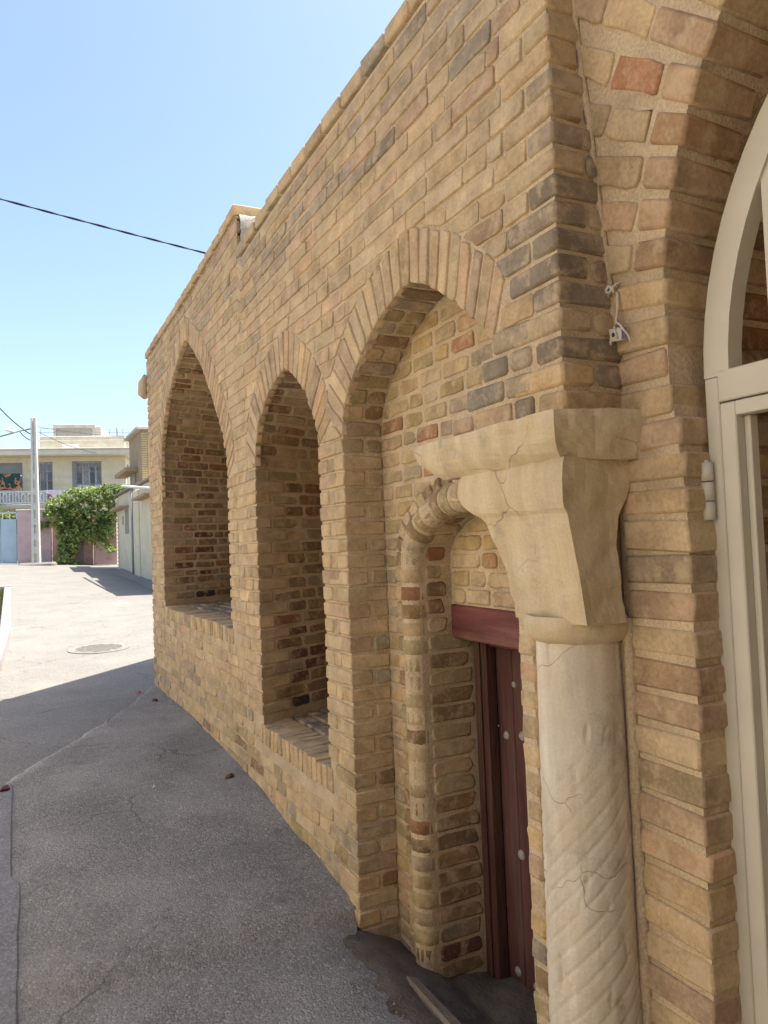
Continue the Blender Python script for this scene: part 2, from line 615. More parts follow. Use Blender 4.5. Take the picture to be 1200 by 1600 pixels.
class Niche:
    def __init__(self, arch, apex_i, yR, sill, depth, splay, a_left, a_right, dirty):
        self.sp_l = arch[0]; self.sp_r = arch[-1]
        ap = arch[apex_i]
        left = smooth_poly(arch[:apex_i + 1]); right = smooth_poly(arch[apex_i:])
        self.arch = left + right[1:]
        self.apex = ap
        self.yL, self.yR, self.sill, self.depth, self.splay = arch[0][0], yR, sill, depth, splay
        self.L = poly_len(self.arch)
        self.Lap = poly_len(left)
        self.dirty = dirty
        self.aL, self.aR = a_left, a_right
        self.yc = ap[0]; self.hw = (self.yL - yR) / 2
        self.ring = 0.20
        self.outer = []
        N = 60
        for i in range(N + 1):
            t = self.L * i / N
            p = lerp_poly(self.arch, t); d = self.dirv(t)
            self.outer.append((p[0] + d[0] * self.ring, p[1] + d[1] * self.ring))
        self.blk = [self.arch[0]] + self.outer + [self.arch[-1]]

    def dirv(self, t):
        if t < self.Lap:
            a = self.aL + (rad(90) - self.aL) * (t / self.Lap) ** 1.15
            return (math.cos(a), math.sin(a))
        f = (self.L - t) / (self.L - self.Lap)
        a = self.aR + (rad(90) - self.aR) * f ** 1.15
        return (-math.cos(a), math.sin(a))

    def arch_z(self, y):
        best = None
        for a, b in zip(self.arch[:-1], self.arch[1:]):
            lo, hi = min(a[0], b[0]), max(a[0], b[0])
            if lo <= y <= hi and hi > lo:
                z = a[1] + (b[1] - a[1]) * (y - a[0]) / (b[0] - a[0])
                best = z if best is None else max(best, z)
        return best

    def cross(self, poly, z):
        ys = []
        for a, b in zip(poly[:-1], poly[1:]):
            if (a[1] - z) * (b[1] - z) <= 0 and a[1] != b[1]:
                ys.append(a[0] + (b[0] - a[0]) * (z - a[1]) / (b[1] - a[1]))
        return (min(ys), max(ys)) if len(ys) >= 2 else None

n1 = Niche([(7.09, 1.95), (7.10, 2.2), (7.06, 2.44), (6.82, 2.76), (6.46, 2.97), (5.95, 3.16), (5.62, 2.97), (5.34, 2.74), (4.95, 2.33), (4.80, 2.1), (4.79, 1.92)], 5, 4.79, 0.95, 0.78, 0.45, rad(33), rad(33), 1.0)
n2 = Niche([(4.19, 1.93), (4.18, 2.08), (4.04, 2.24), (3.85, 2.345), (3.63, 2.395), (3.45, 2.30), (3.31, 2.18), (3.21, 2.02), (3.19, 1.92)], 4, 3.19, 0.45, 0.62, 0.4, rad(33), rad(33), 1.0)
n3 = Niche([(2.92, 1.93), (2.91, 2.02), (2.85, 2.12), (2.70, 2.25), (2.50, 2.355), (2.30, 2.40), (2.20, 2.365), (2.09, 2.305), (1.98, 2.225), (1.87, 2.13), (1.79, 2.05)], 5, 1.77, -0.36, 0.185, 0.0, rad(35), rad(68), 0.3)
NICHES = [n1, n2, n3]
CORB = [(1.79, 2.045), (1.79 + H, 1.955), (1.79 + 2 * H, 1.865), (1.79 + 3 * H, 1.80)]

def blocked(z, quo):
    """blocked y intervals on the facade at height z; quo = extra room for quoins (per niche side)"""
    r = []
    for i, nc in enumerate(NICHES):
        if nc is n3:
            if z < 1.79:
                r.append((1.0, nc.yL + quo[i]))
                continue
            if z < nc.sp_l[1]:
                lo = 2.1
                for zz, yy in CORB:
                    if z >= zz: lo = yy
                r.append((1.0 if z < 1.79 + 4 * H else lo, nc.yL + quo[i]))
                continue
        if nc.sill - 0.115 < z < nc.sp_l[1]:
            r.append((nc.yR - (quo[i] if nc is not n3 else 0), nc.yL + quo[i]))
        elif z >= nc.sp_l[1]:
            if nc is n3 and z < nc.sp_r[1] + 0.03:
                yy = [a[0] + (b[0] - a[0]) * (z - a[1]) / (b[1] - a[1]) for a, b in zip(nc.blk[:-1], nc.blk[1:]) if (a[1] - z) * (b[1] - z) <= 0 and a[1] != b[1]]
                lo = 1.0
                if yy: r.append((lo, max(yy)))
                continue
            c = nc.cross(nc.blk, z)
            if c: r.append(c)
    return r

def free(z, lo, hi, quo):
    segs = [(lo, hi)]
    for a, b in blocked(z, quo):
        ns = []
        for s, e in segs:
            if b <= s or a >= e: ns.append((s, e)); continue
            if a > s: ns.append((s, a))
            if b < e: ns.append((b, e))
        segs = ns
    return [s for s in segs if s[1] - s[0] > 0.02]

J = 0.0125
def fill_row(kind, s0, s1, v0, v1, mp, colf, off, T, jt=J, lens=(0.205, 0.205, 0.205, 0.1), bev=0.006, mid=2, jh=None):
    """s0=(a,b) at v0, s1=(a,b) at v1"""
    a = (s0[0] + s1[0]) / 2; b = (s0[1] + s1[1]) / 2
    cuts = [a]
    x = a + off
    while x < b - 0.045:
        if x > a + 0.045: cuts.append(x)
        x += rng.choice(lens) * rng.uniform(0.95, 1.04) + jt
    cuts.append(b)
    for i in range(len(cuts) - 1):
        l, r = cuts[i], cuts[i + 1]
        j = (jh or jt) / 2
        lb = s0[0] + 0.002 if i == 0 else l + j
        lt = s1[0] + 0.002 if i == 0 else l + j
        rb = s0[1] - 0.002 if i == len(cuts) - 2 else r - j
        rt = s1[1] - 0.002 if i == len(cuts) - 2 else r - j
        lb, lt = min(lb, rb - 0.01), min(lt, rt - 0.01)
        w = rng.uniform(-0.0015, 0.0015)
        brick(kind, [(lb, v0 + jt * .42 + w), (rb, v0 + jt * .42 + w), (rt, v1 - jt * .42 + w), (lt, v1 - jt * .42 + w)], mp,
              colf((l + r) / 2, (v0 + v1) / 2), T=T, bev=bev, mid=mid)

TQ = 0.009
rows = []
z = Z0
k = 0
while z < TOP_L - 0.01:
    rows.append((k, z, min(z + H, TOP_L)))
    z += H
    k += 1

# facade rows
for k, za, zb in rows:
    hi_y = Y_END - (0.205 if k % 2 else 0.10)
    quo = [0.20 if k % 2 else 0.10] * 3
    lo_y = Y_PIER + (0.205 if k % 2 else 0.10) + 0.006
    if zb > TOP_R + 0.01: lo_y = STEP_Y
    zc0, zc1 = za + 0.004, zb - 0.004
    s0, s1 = free(zc0, lo_y, hi_y, quo), free(zc1, lo_y, hi_y, quo)
    if len(s0) != len(s1):
        sm = free((zc0 + zc1) / 2, lo_y, hi_y, quo)
        if len(sm) == len(s0): s1 = s0
        elif len(sm) == len(s1): s0 = s1
        else: s0 = s1 = sm
    for a, b in zip(s0, s1):
        if abs(a[0] - b[0]) > 0.5 or abs(a[1] - b[1]) > 0.5:
            b = a = (max(a[0], b[0]), min(a[1], b[1]))
        if a[1] - a[0] < 0.02 or b[1] - b[0] < 0.02: continue
        fill_row('brick', a, b, za, zb, m_facade, col_facade, rng.uniform(0.06, 0.2), 0.0048, jt=0.011, bev=0.0036, jh=0.006, lens=(0.235, 0.25, 0.235, 0.225, 0.12))

# quoin blocks at the jambs (front face + jamb face in one brick)
def quoin(y_edge, sgn, za, zb, lf, lj, splay_k, col, x0=None):
    """sgn=+1: wall lies on the +y side of the edge"""
    dx, dz = warp(y_edge, (za + zb) / 2)
    xf = dx - TQ if x0 is None else x0
    ye = y_edge - sgn * TQ * 0.6
    g = J * 0.42
    c = []
    for zz in (za + g + dz, zb - g + dz):
        for (yy, far) in ((ye, 0), (y_edge + sgn * (lf - 0.004), 1)):
            for xx in (xf, lj - 0.004 + (dx if x0 is None else x0 + TQ)):
                yk = yy + (sgn * splay_k * max(0.0, xx) if not far else (sgn * splay_k * max(0, xx)))
                c.append((xx, yk, zz))
    block('brick', c, col)

for k, za, zb in rows:
    odd = k % 2
    zm = (za + zb) / 2
    for nc in NICHES:
        if zb > nc.sp_l[1] + 0.02 or za < nc.sill - 0.01: continue
        lj = 0.098 if odd else (0.2 if nc is not n3 else 0.183)
        lf = 0.20 if odd else 0.10
        sk = nc.splay
        quoin(nc.yL, +1, za, zb, lf, lj, sk, col_facade(nc.yL, zm))
        if nc is not n3:
            quoin(nc.yR, -1, za, zb, lf, lj, sk, col_facade(nc.yR, zm))
    # far end of the wall and the pier corner
    if za < TOP_L - 0.05:
        quoin(Y_END, -1, za, zb, 0.205 if odd else 0.10, 0.1, 0, col_facade(Y_END, zm))
    if za >= 1.78 and zb <= TOP_R + 0.02:
        lf = 0.205 if odd else 0.10
        dx, dz = warp(1.5, zm)
        g = J * 0.45
        xb = 0.10 if odd else 0.205
        c = [(xx, yy, zz + dz) for zz in (za + g, zb - g) for yy in (Y_PIER - TQ, Y_PIER + lf) for xx in (dx - TQ, min(xb, portx(zm) + 0.02) if False else xb)]
        block('brick', c, pick([(3, GREYB), (2, TAN2), (2, DGREY)]) if zm < 2.45 else pick([(3, TAN2), (2, GREYB), (2, TAN)]), bev=0.008, front=(0, 2, 6, 4))
        if odd:
            mpr = lambda u, v, n: Vector((u, Y_PIER - n, v + warp(1.5, v)[1]))
            brick('brick', [(0.112, za + g), (0.21, za + g), (0.21, zb - g), (0.112, zb - g)], mpr, pick([(3, GREYB), (2, DGREY), (1, TAN2)]), T=0.008, bev=0.008)

# corbelled bricks over the capital
for k, (zz, ye) in enumerate(CORB):
    xs = [ye]
    y = ye
    wl = [0.13, 0.205, 0.14, 0.2][k % 4]
    lim = Y_PIER + 0.115
    first = True
    while y - 0.05 > lim:
        w = wl if first else 0.2
        first = False
        ya = max(lim, y - w)
        if ya - lim < 0.06: ya = lim
        c = [(xx, yy, zq) for zq in (zz + 0.005, zz + H - 0.006) for yy in (ya + 0.006, y - 0.006) for xx in (-0.011, 0.15)]
        block('brick', c, pick([(5, DGREY), (3, GREYB), (1.2, TAN2), (0.8, PINK)]), bev=0.008, front=(0, 2, 6, 4))
        y = ya

# voussoir rings
for nc in NICHES:
    n = int(round(nc.L / 0.0665))
    for i in range(n):
        t0, t1 = nc.L * i / n, nc.L * (i + 1) / n
        g = 0.0065
        pa, pb = lerp_poly(nc.arch, t0 + g), lerp_poly(nc.arch, t1 - g)
        da, db = nc.dirv(t0), nc.dirv(t1)
        R = nc.ring - 0.008 + rng.uniform(-0.006, 0.008)
        def ext(p, d, r, e): return (p[0] + d[0] * (r) - d[0] * e, p[1] + d[1] * r - d[1] * e)
        a0 = ext(pa, da, 0.0, 0.006); b0 = ext(pb, db, 0.0, 0.006)
        a1 = ext(pa, da, R, 0); b1 = ext(pb, db, R, 0)
        # keep the joint width constant at the outer end
        mx = ((a1[0] + b1[0]) / 2, (a1[1] + b1[1]) / 2)
        Lo = math.hypot(a1[0] - b1[0], a1[1] - b1[1])
        kf = max(0.3, (Lo - 0.002) / Lo) if Lo > 0 else 1
        a1 = (mx[0] + (a1[0] - mx[0]) * kf, mx[1] + (a1[1] - mx[1]) * kf)
        b1 = (mx[0] + (b1[0] - mx[0]) * kf, mx[1] + (b1[1] - mx[1]) * kf)
        cl = pick([(5, (0.46, 0.325, 0.195)), (3, TAN), (2, PINK), (1, TAN2)])
        brick('voussoir', [b0, a0, a1, b1], m_facade, cl, T=0.007, sink=0.03, bev=0.0055)

# jamb + soffit patches
def jamb_map(nc):
    Lz = nc.sp_l[1] - Z0            # straight part
    def f(u, v, n):
        if v < Lz:
            p = (nc.yL, Z0 + v); nr = (-1.0, 0.0)
        elif v < Lz + nc.L:
            t = v - Lz
            p = lerp_poly(nc.arch, t)
            e = 0.05
            q0, q1 = lerp_poly(nc.arch, max(0, t - e)), lerp_poly(nc.arch, min(nc.L, t + e))
            d = Vector((q1[0] - q0[0], q1[1] - q0[1])).normalized()
            nr = (d.y, -d.x) if d.x < 0 else (d.y, -d.x)
            # inward = towards the opening
            c = Vector((nc.yc - p[0], (nc.sp_l[1]) - p[1] - 0.2))
            if c.x * nr[0] + c.y * nr[1] < 0: nr = (-nr[0], -nr[1])
        else:
            p = (nc.sp_r[0], nc.sp_r[1] - (v - Lz - nc.L)); nr = (1.0, 0.0)
        dx, dz = warp(p[0], p[1])
        y = nc.yc + (p[0] - nc.yc) * (1 + nc.splay * max(0, u) / nc.hw)
        return Vector((u + dx, y + nr[0] * n, p[1] + dz + nr[1] * n))
    return f, Lz

for nc in NICHES:
    f, Lz = jamb_map(nc)
    nc.f, nc.Lz = f, Lz
    D = nc.depth
    for k, za, zb in rows:
        if za < nc.sill - 0.01 or zb > nc.sp_l[1] + 0.02: continue
        u0_ = (0.098 if k % 2 else (0.2 if nc is not n3 else 0.183)) + 0.008
        zm = (za + zb) / 2
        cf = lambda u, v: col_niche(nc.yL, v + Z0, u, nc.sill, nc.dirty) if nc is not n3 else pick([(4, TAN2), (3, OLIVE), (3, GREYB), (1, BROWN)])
        if D - u0_ > 0.04:
            fill_row('brick', (u0_, D), (u0_, D), za - Z0, zb - Z0, f, cf, 0.2 if k % 2 else 0.14, 0.0045, jt=0.019, bev=0.006, jh=0.02)
    # soffit courses: continue the wall courses round the arch
    ns = int(round(nc.L / 0.0715))
    for i in range(ns):
        va, vb = Lz + nc.L * i / ns, Lz + nc.L * (i + 1) / ns
        if nc is n3:
            sp = [0.004, D] if rng.random() < 0.55 else [0.004, 0.095, D]
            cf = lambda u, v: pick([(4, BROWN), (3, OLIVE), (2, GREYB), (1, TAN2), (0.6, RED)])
            for a, b in zip(sp[:-1], sp[1:]):
                brick('brick', [(a + .004, va + .006), (b - .006, va + .006), (b - .006, vb - .006), (a + .004, vb - .006)], f, cf(0, 0), T=0.005, bev=0.006)
        else:
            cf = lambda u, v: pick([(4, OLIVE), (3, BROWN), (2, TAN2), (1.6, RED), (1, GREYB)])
            fill_row('brick', (0.01, D), (0.01, D), va, vb, f, cf, rng.uniform(0.08, 0.2), 0.0045, jt=0.017, bev=0.006)
    # back walls of the two deep niches
    if nc is not n3:
        mpb = lambda u, v, n, D=D: Vector((D - n, u, v))
        for k, za, zb in rows:
            if za < nc.sill - 0.01: continue
            w = 1 + nc.splay * D / nc.hw
            if zb < nc.sp_l[1]:
                a, b = nc.yc + (nc.yR - nc.yc) * w, nc.yc + (nc.yL - nc.yc) * w
            else:
                c = nc.cross(nc.arch, zb)
                if not c: continue
                a, b = nc.yc + (c[0] - nc.yc) * w, nc.yc + (c[1] - nc.yc) * w
            if b - a < 0.05: continue
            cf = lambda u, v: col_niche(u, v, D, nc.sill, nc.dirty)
            fill_row('brick', (a, b), (a, b), za, zb, mpb, cf, rng.uniform(0.06, 0.2), 0.008, jt=0.015, mid=0)

# sills: a rowlock edge and pavers behind
for nc in (n1, n2):
    y = nc.yR - 0.02
    while y < nc.yL + 0.02:
        w = 0.056 * rng.uniform(0.9, 1.1)
        zt = nc.sill + rng.uniform(-0.004, 0.004)
        dx, dz = warp(y, nc.sill)
        c = [(xx, yy, zz + dz) for zz in (nc.sill - 0.105, zt) for yy in (y, y + w) for xx in (dx - 0.008, 0.19)]
        block('sill_brick', c, pick([(4, TAN), (3, TAN2), (1, GREYB)]), bev=0.005, front=(0, 2, 6, 4))
        y += w + 0.009
    mps = lambda u, v, n, nc=nc: Vector((v, u, nc.sill + n))
    v = 0.2
    while v < nc.depth + 0.1:
        kw = 1 + nc.splay * v / nc.hw
        sp_ = (nc.yc + (nc.yR - nc.yc) * kw, nc.yc + (nc.yL - nc.yc) * kw)
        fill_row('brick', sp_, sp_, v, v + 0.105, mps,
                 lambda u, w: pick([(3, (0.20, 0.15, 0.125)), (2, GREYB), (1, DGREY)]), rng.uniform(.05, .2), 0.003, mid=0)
        v += 0.105

# ---- doorway inside niche 3: back wall, ring, roll moulding, jamb, lunette
EC = (2.25, 1.38)
XB = 0.185
def door_path(a, b, yl, zbot=-0.36):
    """left upright then half ellipse to the apex and down the right; list of (y,z)"""
    p = [(yl, zbot)]
    N = 28
    for i in range(N + 1):
        th = math.pi * i / N
        p.append((EC[0] + a * math.cos(th), EC[1] + b * math.sin(th)))
    p.append((EC[0] - a, zbot))
    return p
P_ring = door_path(0.575, 0.352, EC[0] + 0.575)
P_roll = door_path(0.445, 0.250, EC[0] + 0.445)
P_jamb = door_path(0.385, 0.200, EC[0] + 0.385)

mb = lambda u, v, n: Vector((XB - n, u, v))
for k, za, zb in rows:
    a, b = 1.78, n3.yL
    zm = (za + zb) / 2
    def span(zz):
        if zz < n3.sp_l[1]: return (1.78, n3.yL)
        c = n3.cross(n3.arch + [(1.77, 1.9)], zz)
        return c
    c0, c1 = span(za), span(zb)
    if not c0 or not c1: continue
    def door(zz):
        if zz < EC[1]: return (EC[0] - .575, EC[0] + .575)
        q = (zz - EC[1]) / 0.352
        if q >= 1: return None
        w = 0.575 * math.sqrt(1 - q * q)
        return (EC[0] - w, EC[0] + w)
    d0, d1 = door(za + .004), door(zb - .004)
    cf = lambda u, v: pick([(4, TAN2), (3, OCHRE), (3, OLIVE), (2, PINK), (1.5, GREYB), (1, (0.36, 0.19, 0.11))])
    if d0 is None:
        segs = [(c0, c1)]
    else:
        d1 = d1 or ((d0[0] + d0[1]) / 2, (d0[0] + d0[1]) / 2)
        segs = [((d0[1], c0[1]), (d1[1], c1[1])), ((c0[0], d0[0]), (c1[0], d1[0]))]
    for s0, s1 in segs:
        if s0[1] - s0[0] < 0.02 and s1[1] - s1[0] < 0.02: continue
        fill_row('brick', s0, s1, za, zb, mb, cf, rng.uniform(0.05, 0.15), 0.004, jt=0.018, lens=(0.15, 0.155, 0.17, 0.1), bev=0.006)

def path_frame(P):
    L = poly_len(P)
    def g(t):
        p = lerp_poly(P, t)
        q0, q1 = lerp_poly(P, max(0, t - .01)), lerp_poly(P, min(L, t + .01))
        d = Vector((q1[0] - q0[0], q1[1] - q0[1])).normalized()
        return p, (d.y, -d.x)          # second: pointing away from the opening? (set below)
    return g, L

gr, Lr = path_frame(P_ring)
gl, Ll = path_frame(P_roll)
gj, Lj = path_frame(P_jamb)

def outward(p, nr):
    c = Vector((p[0] - EC[0], max(0.0, p[1] - EC[1])))
    return nr if c.x * nr[0] + c.y * nr[1] > 0 else (-nr[0], -nr[1])

# flat outer ring: thin bricks lying round the roll
def m_ring(u, v, n):
    p, nr = gr(v); nr = outward(p, nr)
    return Vector((XB - n, p[0] - nr[0] * u, p[1] - nr[1] * u))
nv = int(Lr / H)
for i in range(nv):
    va, vb = Lr * i / nv, Lr * (i + 1) / nv
    if lerp_poly(P_ring, va)[0] < 1.8: continue
    brick('moulding_brick', [(0.006, va + .006), (0.062, va + .006), (0.062, vb - .006), (0.006, vb - .006)], m_ring, pick([(4, TAN2), (3, OLIVE), (2, BROWN), (1, PINK)]), T=0.012, bev=0.006)

# roll moulding: rounded bricks
RR = 0.061
def m_roll(a, v, n):
    p, nr = gl(v); nr = outward(p, nr)
    r = RR + n
    y = p[0] + nr[0] * math.cos(a) * r
    zz = p[1] + nr[1] * math.cos(a) * r
    return Vector((XB + 0.015 - math.sin(a) * r, y, zz))
def roll_brick(va, vb, col):
    na = 9
    g = 0.0075; bv = 0.005
    A0, A1 = rad(-28), rad(205)
    vs, fs = [], []
    o = rng.uniform(-0.003, 0.003)
    for j, (vv, nn) in enumerate(((va + g * .6, -0.012), (va + g, -0.0035), (va + g + bv, 0.0), (vb - g - bv, 0.0), (vb - g, -0.0035), (vb - g * .6, -0.012))):
        for i in range(na):
            a = A0 + (A1 - A0) * i / (na - 1)
            vs.append(m_roll(a, vv, nn + o + rng.gauss(0, 0.0009)))
    for j in range(5):
        for i in range(na - 1):
            fs.append((j * na + i, (j + 1) * na + i, (j + 1) * na + i + 1, j * na + i + 1))
    record('moulding_brick', vs, fs, [True] * len(fs), col, [m_roll(rad(20), va, 0), m_roll(rad(160), va, 0), m_roll(rad(160), vb, 0), m_roll(rad(20), vb, 0)])
nv = int(Ll / H)
for i in range(nv):
    va, vb = Ll * i / nv, Ll * (i + 1) / nv
    p = lerp_poly(P_roll, va)
    if p[0] < 1.8: continue
    low = p[1] < 0.45
    c = pick([(3, TAN2), (3, OLIVE), (2, BROWN), (1.5 if low else .6, RED), (1, GREYB)])
    if 0.18 < p[1] < 0.40 and p[0] > 2.5: c = pick([(2, RED), (3, BROWN)])
    roll_brick(va, vb, c)

# reveal between roll and lintel
X_LUN = 0.335
def m_jamb(u, v, n):
    p, nr = gj(v); nr = outward(p, nr)
    return Vector((u, p[0] - nr[0] * n, p[1] - nr[1] * n))
nv = int(Lj / H)
for i in range(nv):
    va, vb = Lj * i / nv, Lj * (i + 1) / nv
    p = lerp_poly(P_jamb, va)
    if p[0] < 1.8: continue
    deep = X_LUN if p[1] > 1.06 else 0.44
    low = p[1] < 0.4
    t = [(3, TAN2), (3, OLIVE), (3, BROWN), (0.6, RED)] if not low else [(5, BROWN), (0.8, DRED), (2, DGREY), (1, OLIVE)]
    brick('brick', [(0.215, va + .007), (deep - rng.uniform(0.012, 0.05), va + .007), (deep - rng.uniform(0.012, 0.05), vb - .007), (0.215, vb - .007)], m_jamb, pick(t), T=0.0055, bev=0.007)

# lunette over the lintel
ml = lambda u, v, n: Vector((X_LUN - n, u, v))
za = 1.205
while za < 1.57:
    zb = min(za + H, 1.58)
    def lw(zz):
        q = (zz - EC[1]) / 0.2
        return 0.385 if q <= 0 else (0.385 * math.sqrt(max(0, 1 - q * q)))
    w0, w1 = lw(za), lw(zb - .004)
    if w1 > 0.03:
        fill_row('brick', (EC[0] - w0, EC[0] + w0 - .012), (EC[0] - w1, EC[0] + w1 - .012), za, zb, ml, lambda u, v: pick([(3, OCHRE), (3, TAN), (2, PINK), (1, (0.40, 0.22, 0.10))]),
                 rng.uniform(0.08, 0.15), 0.008, jt=0.016, lens=(0.16, 0.17, 0.1), bev=0.008)
    za += H

# ---- narrow brick strip beside the column (edge of the pier, front and door side)
za = Z0
kk = 0
while za < 1.22:
    zb = za + 0.078
    yl = 1.775 + rng.uniform(-0.006, 0.008)
    c = [(xx, yy, zz) for zz in (za + .005, zb - .005) for yy in (1.700, yl) for xx in (0.016 + rng.uniform(-.004, .004), 0.20)]
    t = [(5, TAN), (2, PINK), (1, TAN2)] if za > 0.35 else [(3, BROWN), (2, OLIVE), (2, DGREY), (1, OCHRE)]
    block('brick', c, pick(t), bev=0.010, front=(0, 2, 6, 4))
    za = zb
    kk += 1

# ---- portal: wall plane x = PX, from the pier to the arris, with a round arch
PX = 0.2
def portx(z):
    return PX - 0.105 * max(0.0, z - 1.95)
ARC = (0.35, 1.95, 0.985)
def arris(th):
    return (ARC[0] + ARC[2] * math.cos(th), ARC[1] + ARC[2] * 1.0 * math.sin(th))
RC = (0.42, 1.93)
HP = 0.088
za = Z0
PORT_T = [(4, TAN), (3, PINK), (2, TAN2), (1, GREYB)]
while za < 1.92:
    zb = za + HP * rng.uniform(0.94, 1.06)
    if zb > 1.9: zb = 1.95
    ya = 1.293 + rng.uniform(-0.006, 0.006) + 0.042 * min(1, max(0, (za - 1.55) / 0.3))
    g = 0.010
    sl_ = rng.uniform(-.004, .004)
    yb = 1.515 + rng.uniform(-0.008, .004)
    c = [(xx, yy, zz) for zz in (za + g * .8, zb - g) for yy in (ya, yb) for xx in (PX - 0.008, PX + 0.22)]
    c = [(x, y, z_ + (sl_ if y > 1.4 else 0)) for x, y, z_ in c]
    block('brick', c, pick(PORT_T), bev=0.007, jit=0.003, front=(0, 2, 6, 4))
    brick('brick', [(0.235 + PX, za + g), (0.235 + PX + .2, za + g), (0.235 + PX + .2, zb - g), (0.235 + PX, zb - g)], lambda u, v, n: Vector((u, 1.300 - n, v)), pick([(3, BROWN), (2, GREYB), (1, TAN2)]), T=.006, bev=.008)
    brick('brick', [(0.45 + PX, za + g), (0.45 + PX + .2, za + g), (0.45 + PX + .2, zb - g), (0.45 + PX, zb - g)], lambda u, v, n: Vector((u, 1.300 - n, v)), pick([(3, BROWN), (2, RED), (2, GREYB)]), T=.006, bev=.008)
    za = zb
# arched part: radial courses, each brick a wedge from the arris outwards
NTH = 17
ths = [rad(-1) + i * (rad(90) + rad(1)) / NTH for i in range(NTH + 1)]
def m_portal(u, v, n):
    return Vector((portx(v) - n, u, v))
for i in range(NTH):
    t0, t1 = ths[i], ths[i + 1]
    A0, A1 = arris(t0), arris(t1)
    def dirr(A):
        d = Vector((A[0] - RC[0], A[1] - RC[1])); return d.normalized()
    d0, d1 = dirr(A0), dirr(A1)
    def lim(A, d):
        return min((1.518 - A[0]) / max(d.x, 0.02), (3.32 - A[1]) / max(d.y, 0.02))
    L0, L1 = lim(A0, d0), lim(A1, d1)
    s = 0.0
    first = True
    while s < min(L0, L1) - 0.03:
        w = (rng.choice([0.175, 0.19, 0.10]) if first else rng.choice([0.175, 0.18, 0.15])) * rng.uniform(.95, 1.05)
        e0, e1 = min(s + w, L0), min(s + w, L1)
        if min(L0, L1) - (s + w) < 0.05: e0, e1 = L0, L1
        gj_ = 0.011
        g0 = -0.010 if first else gj_ / 2
        tang = Vector((-d0.y, d0.x))
        def pt(A, d, q, sg):
            grow = max(0.0, (1 + max(0.0, q) / 0.985) * (t1 - t0) * 0.985 - 0.019 - 0.072) / 2
            sg = sg + grow if sg > 0 else sg - grow
            return (A[0] + d.x * q + tang.x * sg, A[1] + d.y * q + tang.y * sg)
        q = [pt(A0, d0, s + g0, gj_), pt(A0, d0, e0 - gj_ / 2, gj_), pt(A1, d1, e1 - gj_ / 2, -gj_ * .6), pt(A1, d1, s + g0, -gj_ * .6)]
        cl = pick([(4, TAN), (3, PINK), (1, (0.42, 0.265, 0.15)), (0.4, (0.42, 0.21, 0.115)), (0.7, GREYB), (2, TAN2)])
        if first:
            c = []
            for (pp) in ((q[0], q[1]), (q[3], q[2])):
                for p2 in pp:
                    for xx in (-0.010, 0.20):
                        c.append((portx(p2[1]) + xx, p2[0], p2[1]))
            block('brick', c, cl, bev=0.008, jit=0.0025, front=(0, 2, 6, 4))
        else:
            brick('brick', q, m_portal, cl, T=0.007, bev=0.006, jit=0.0032)
        first = False
        s += w
    # soffit bricks further in
    for xa in (0.215, 0.42):
        ms_ = lambda u, v, n: (lambda A: Vector((u, A[0] - math.cos(v) * n, A[1] - math.sin(v) * n)))(arris(v))
        x0_ = portx(A0[1]) + xa
        brick('brick', [(x0_, t0 + .010), (x0_ + .19, t0 + .010), (x0_ + .19, t1 - .010), (x0_, t1 - .010)],
              ms_, pick([(3, BROWN), (2, RED), (1, DRED), (2, TAN2)]), T=0.008, bev=0.006, jit=0.0008) if False else None
        vs_ = []
        T_ = 0.008
        cc = []
        for vv in (t0 + .011, t1 - .011):
            for nn in (T_, -0.02):
                for xx in (x0_, x0_ + .19):
                    A = arris(vv)
                    cc.append((xx, A[0] - math.cos(vv) * nn, A[1] - math.sin(vv) * nn))
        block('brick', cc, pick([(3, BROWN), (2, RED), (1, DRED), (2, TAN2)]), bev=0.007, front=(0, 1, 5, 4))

# coping course (slightly overhanging)
for (ya, yb, zt) in ((1.2, STEP_Y, TOP_R), (STEP_Y, Y_END + 0.03, TOP_L)):
    y = ya
    while y < yb - 0.05:
        w = 0.205 * rng.uniform(0.9, 1.05)
        y2 = min(y + w, yb)
        if yb - y2 < 0.06: y2 = yb
        dx, dz = warp(y, zt)
        o = rng.uniform(-0.006, 0.006)
        c = [(xx, yy, zz + dz) for zz in (zt + 0.004, zt + 0.068 + o * .5) for yy in (y + 0.003, y2 - 0.004) for xx in (dx - 0.020 + o * .6, 0.18)]
        block('coping_brick', c, pick([(4, TAN2), (3, TAN), (1, GREYB)]), bev=0.006, front=(0, 2, 6, 4))
        y = y2

# ------------------------------------------------------------------ building object: mortar beds + bricks
bld = empty('brick_building', (0, 4.5, 0))
tag(bld, 'old tan brick building in the foreground with pointed arch niches and stone column', 'building')

def grid_obj(fn, us, vs, name, mat, parent, smooth=True):
    V, Fc = [], []
    for v in vs:
        for u in us:
            V.append(fn(u, v))
    nu = len(us)
    for j in range(len(vs) - 1):
        for i in range(nu - 1):
            Fc.append((j * nu + i, j * nu + i + 1, (j + 1) * nu + i + 1, (j + 1) * nu + i))
    return V, Fc

core = MBuild()
def add_grid(fn, us, vs):
    V, Fc = grid_obj(fn, us, vs, '', None, None)
    core.add(V, Fc, True)
lin = lambda a, b, n: [a + (b - a) * i / n for i in range(n + 1)]

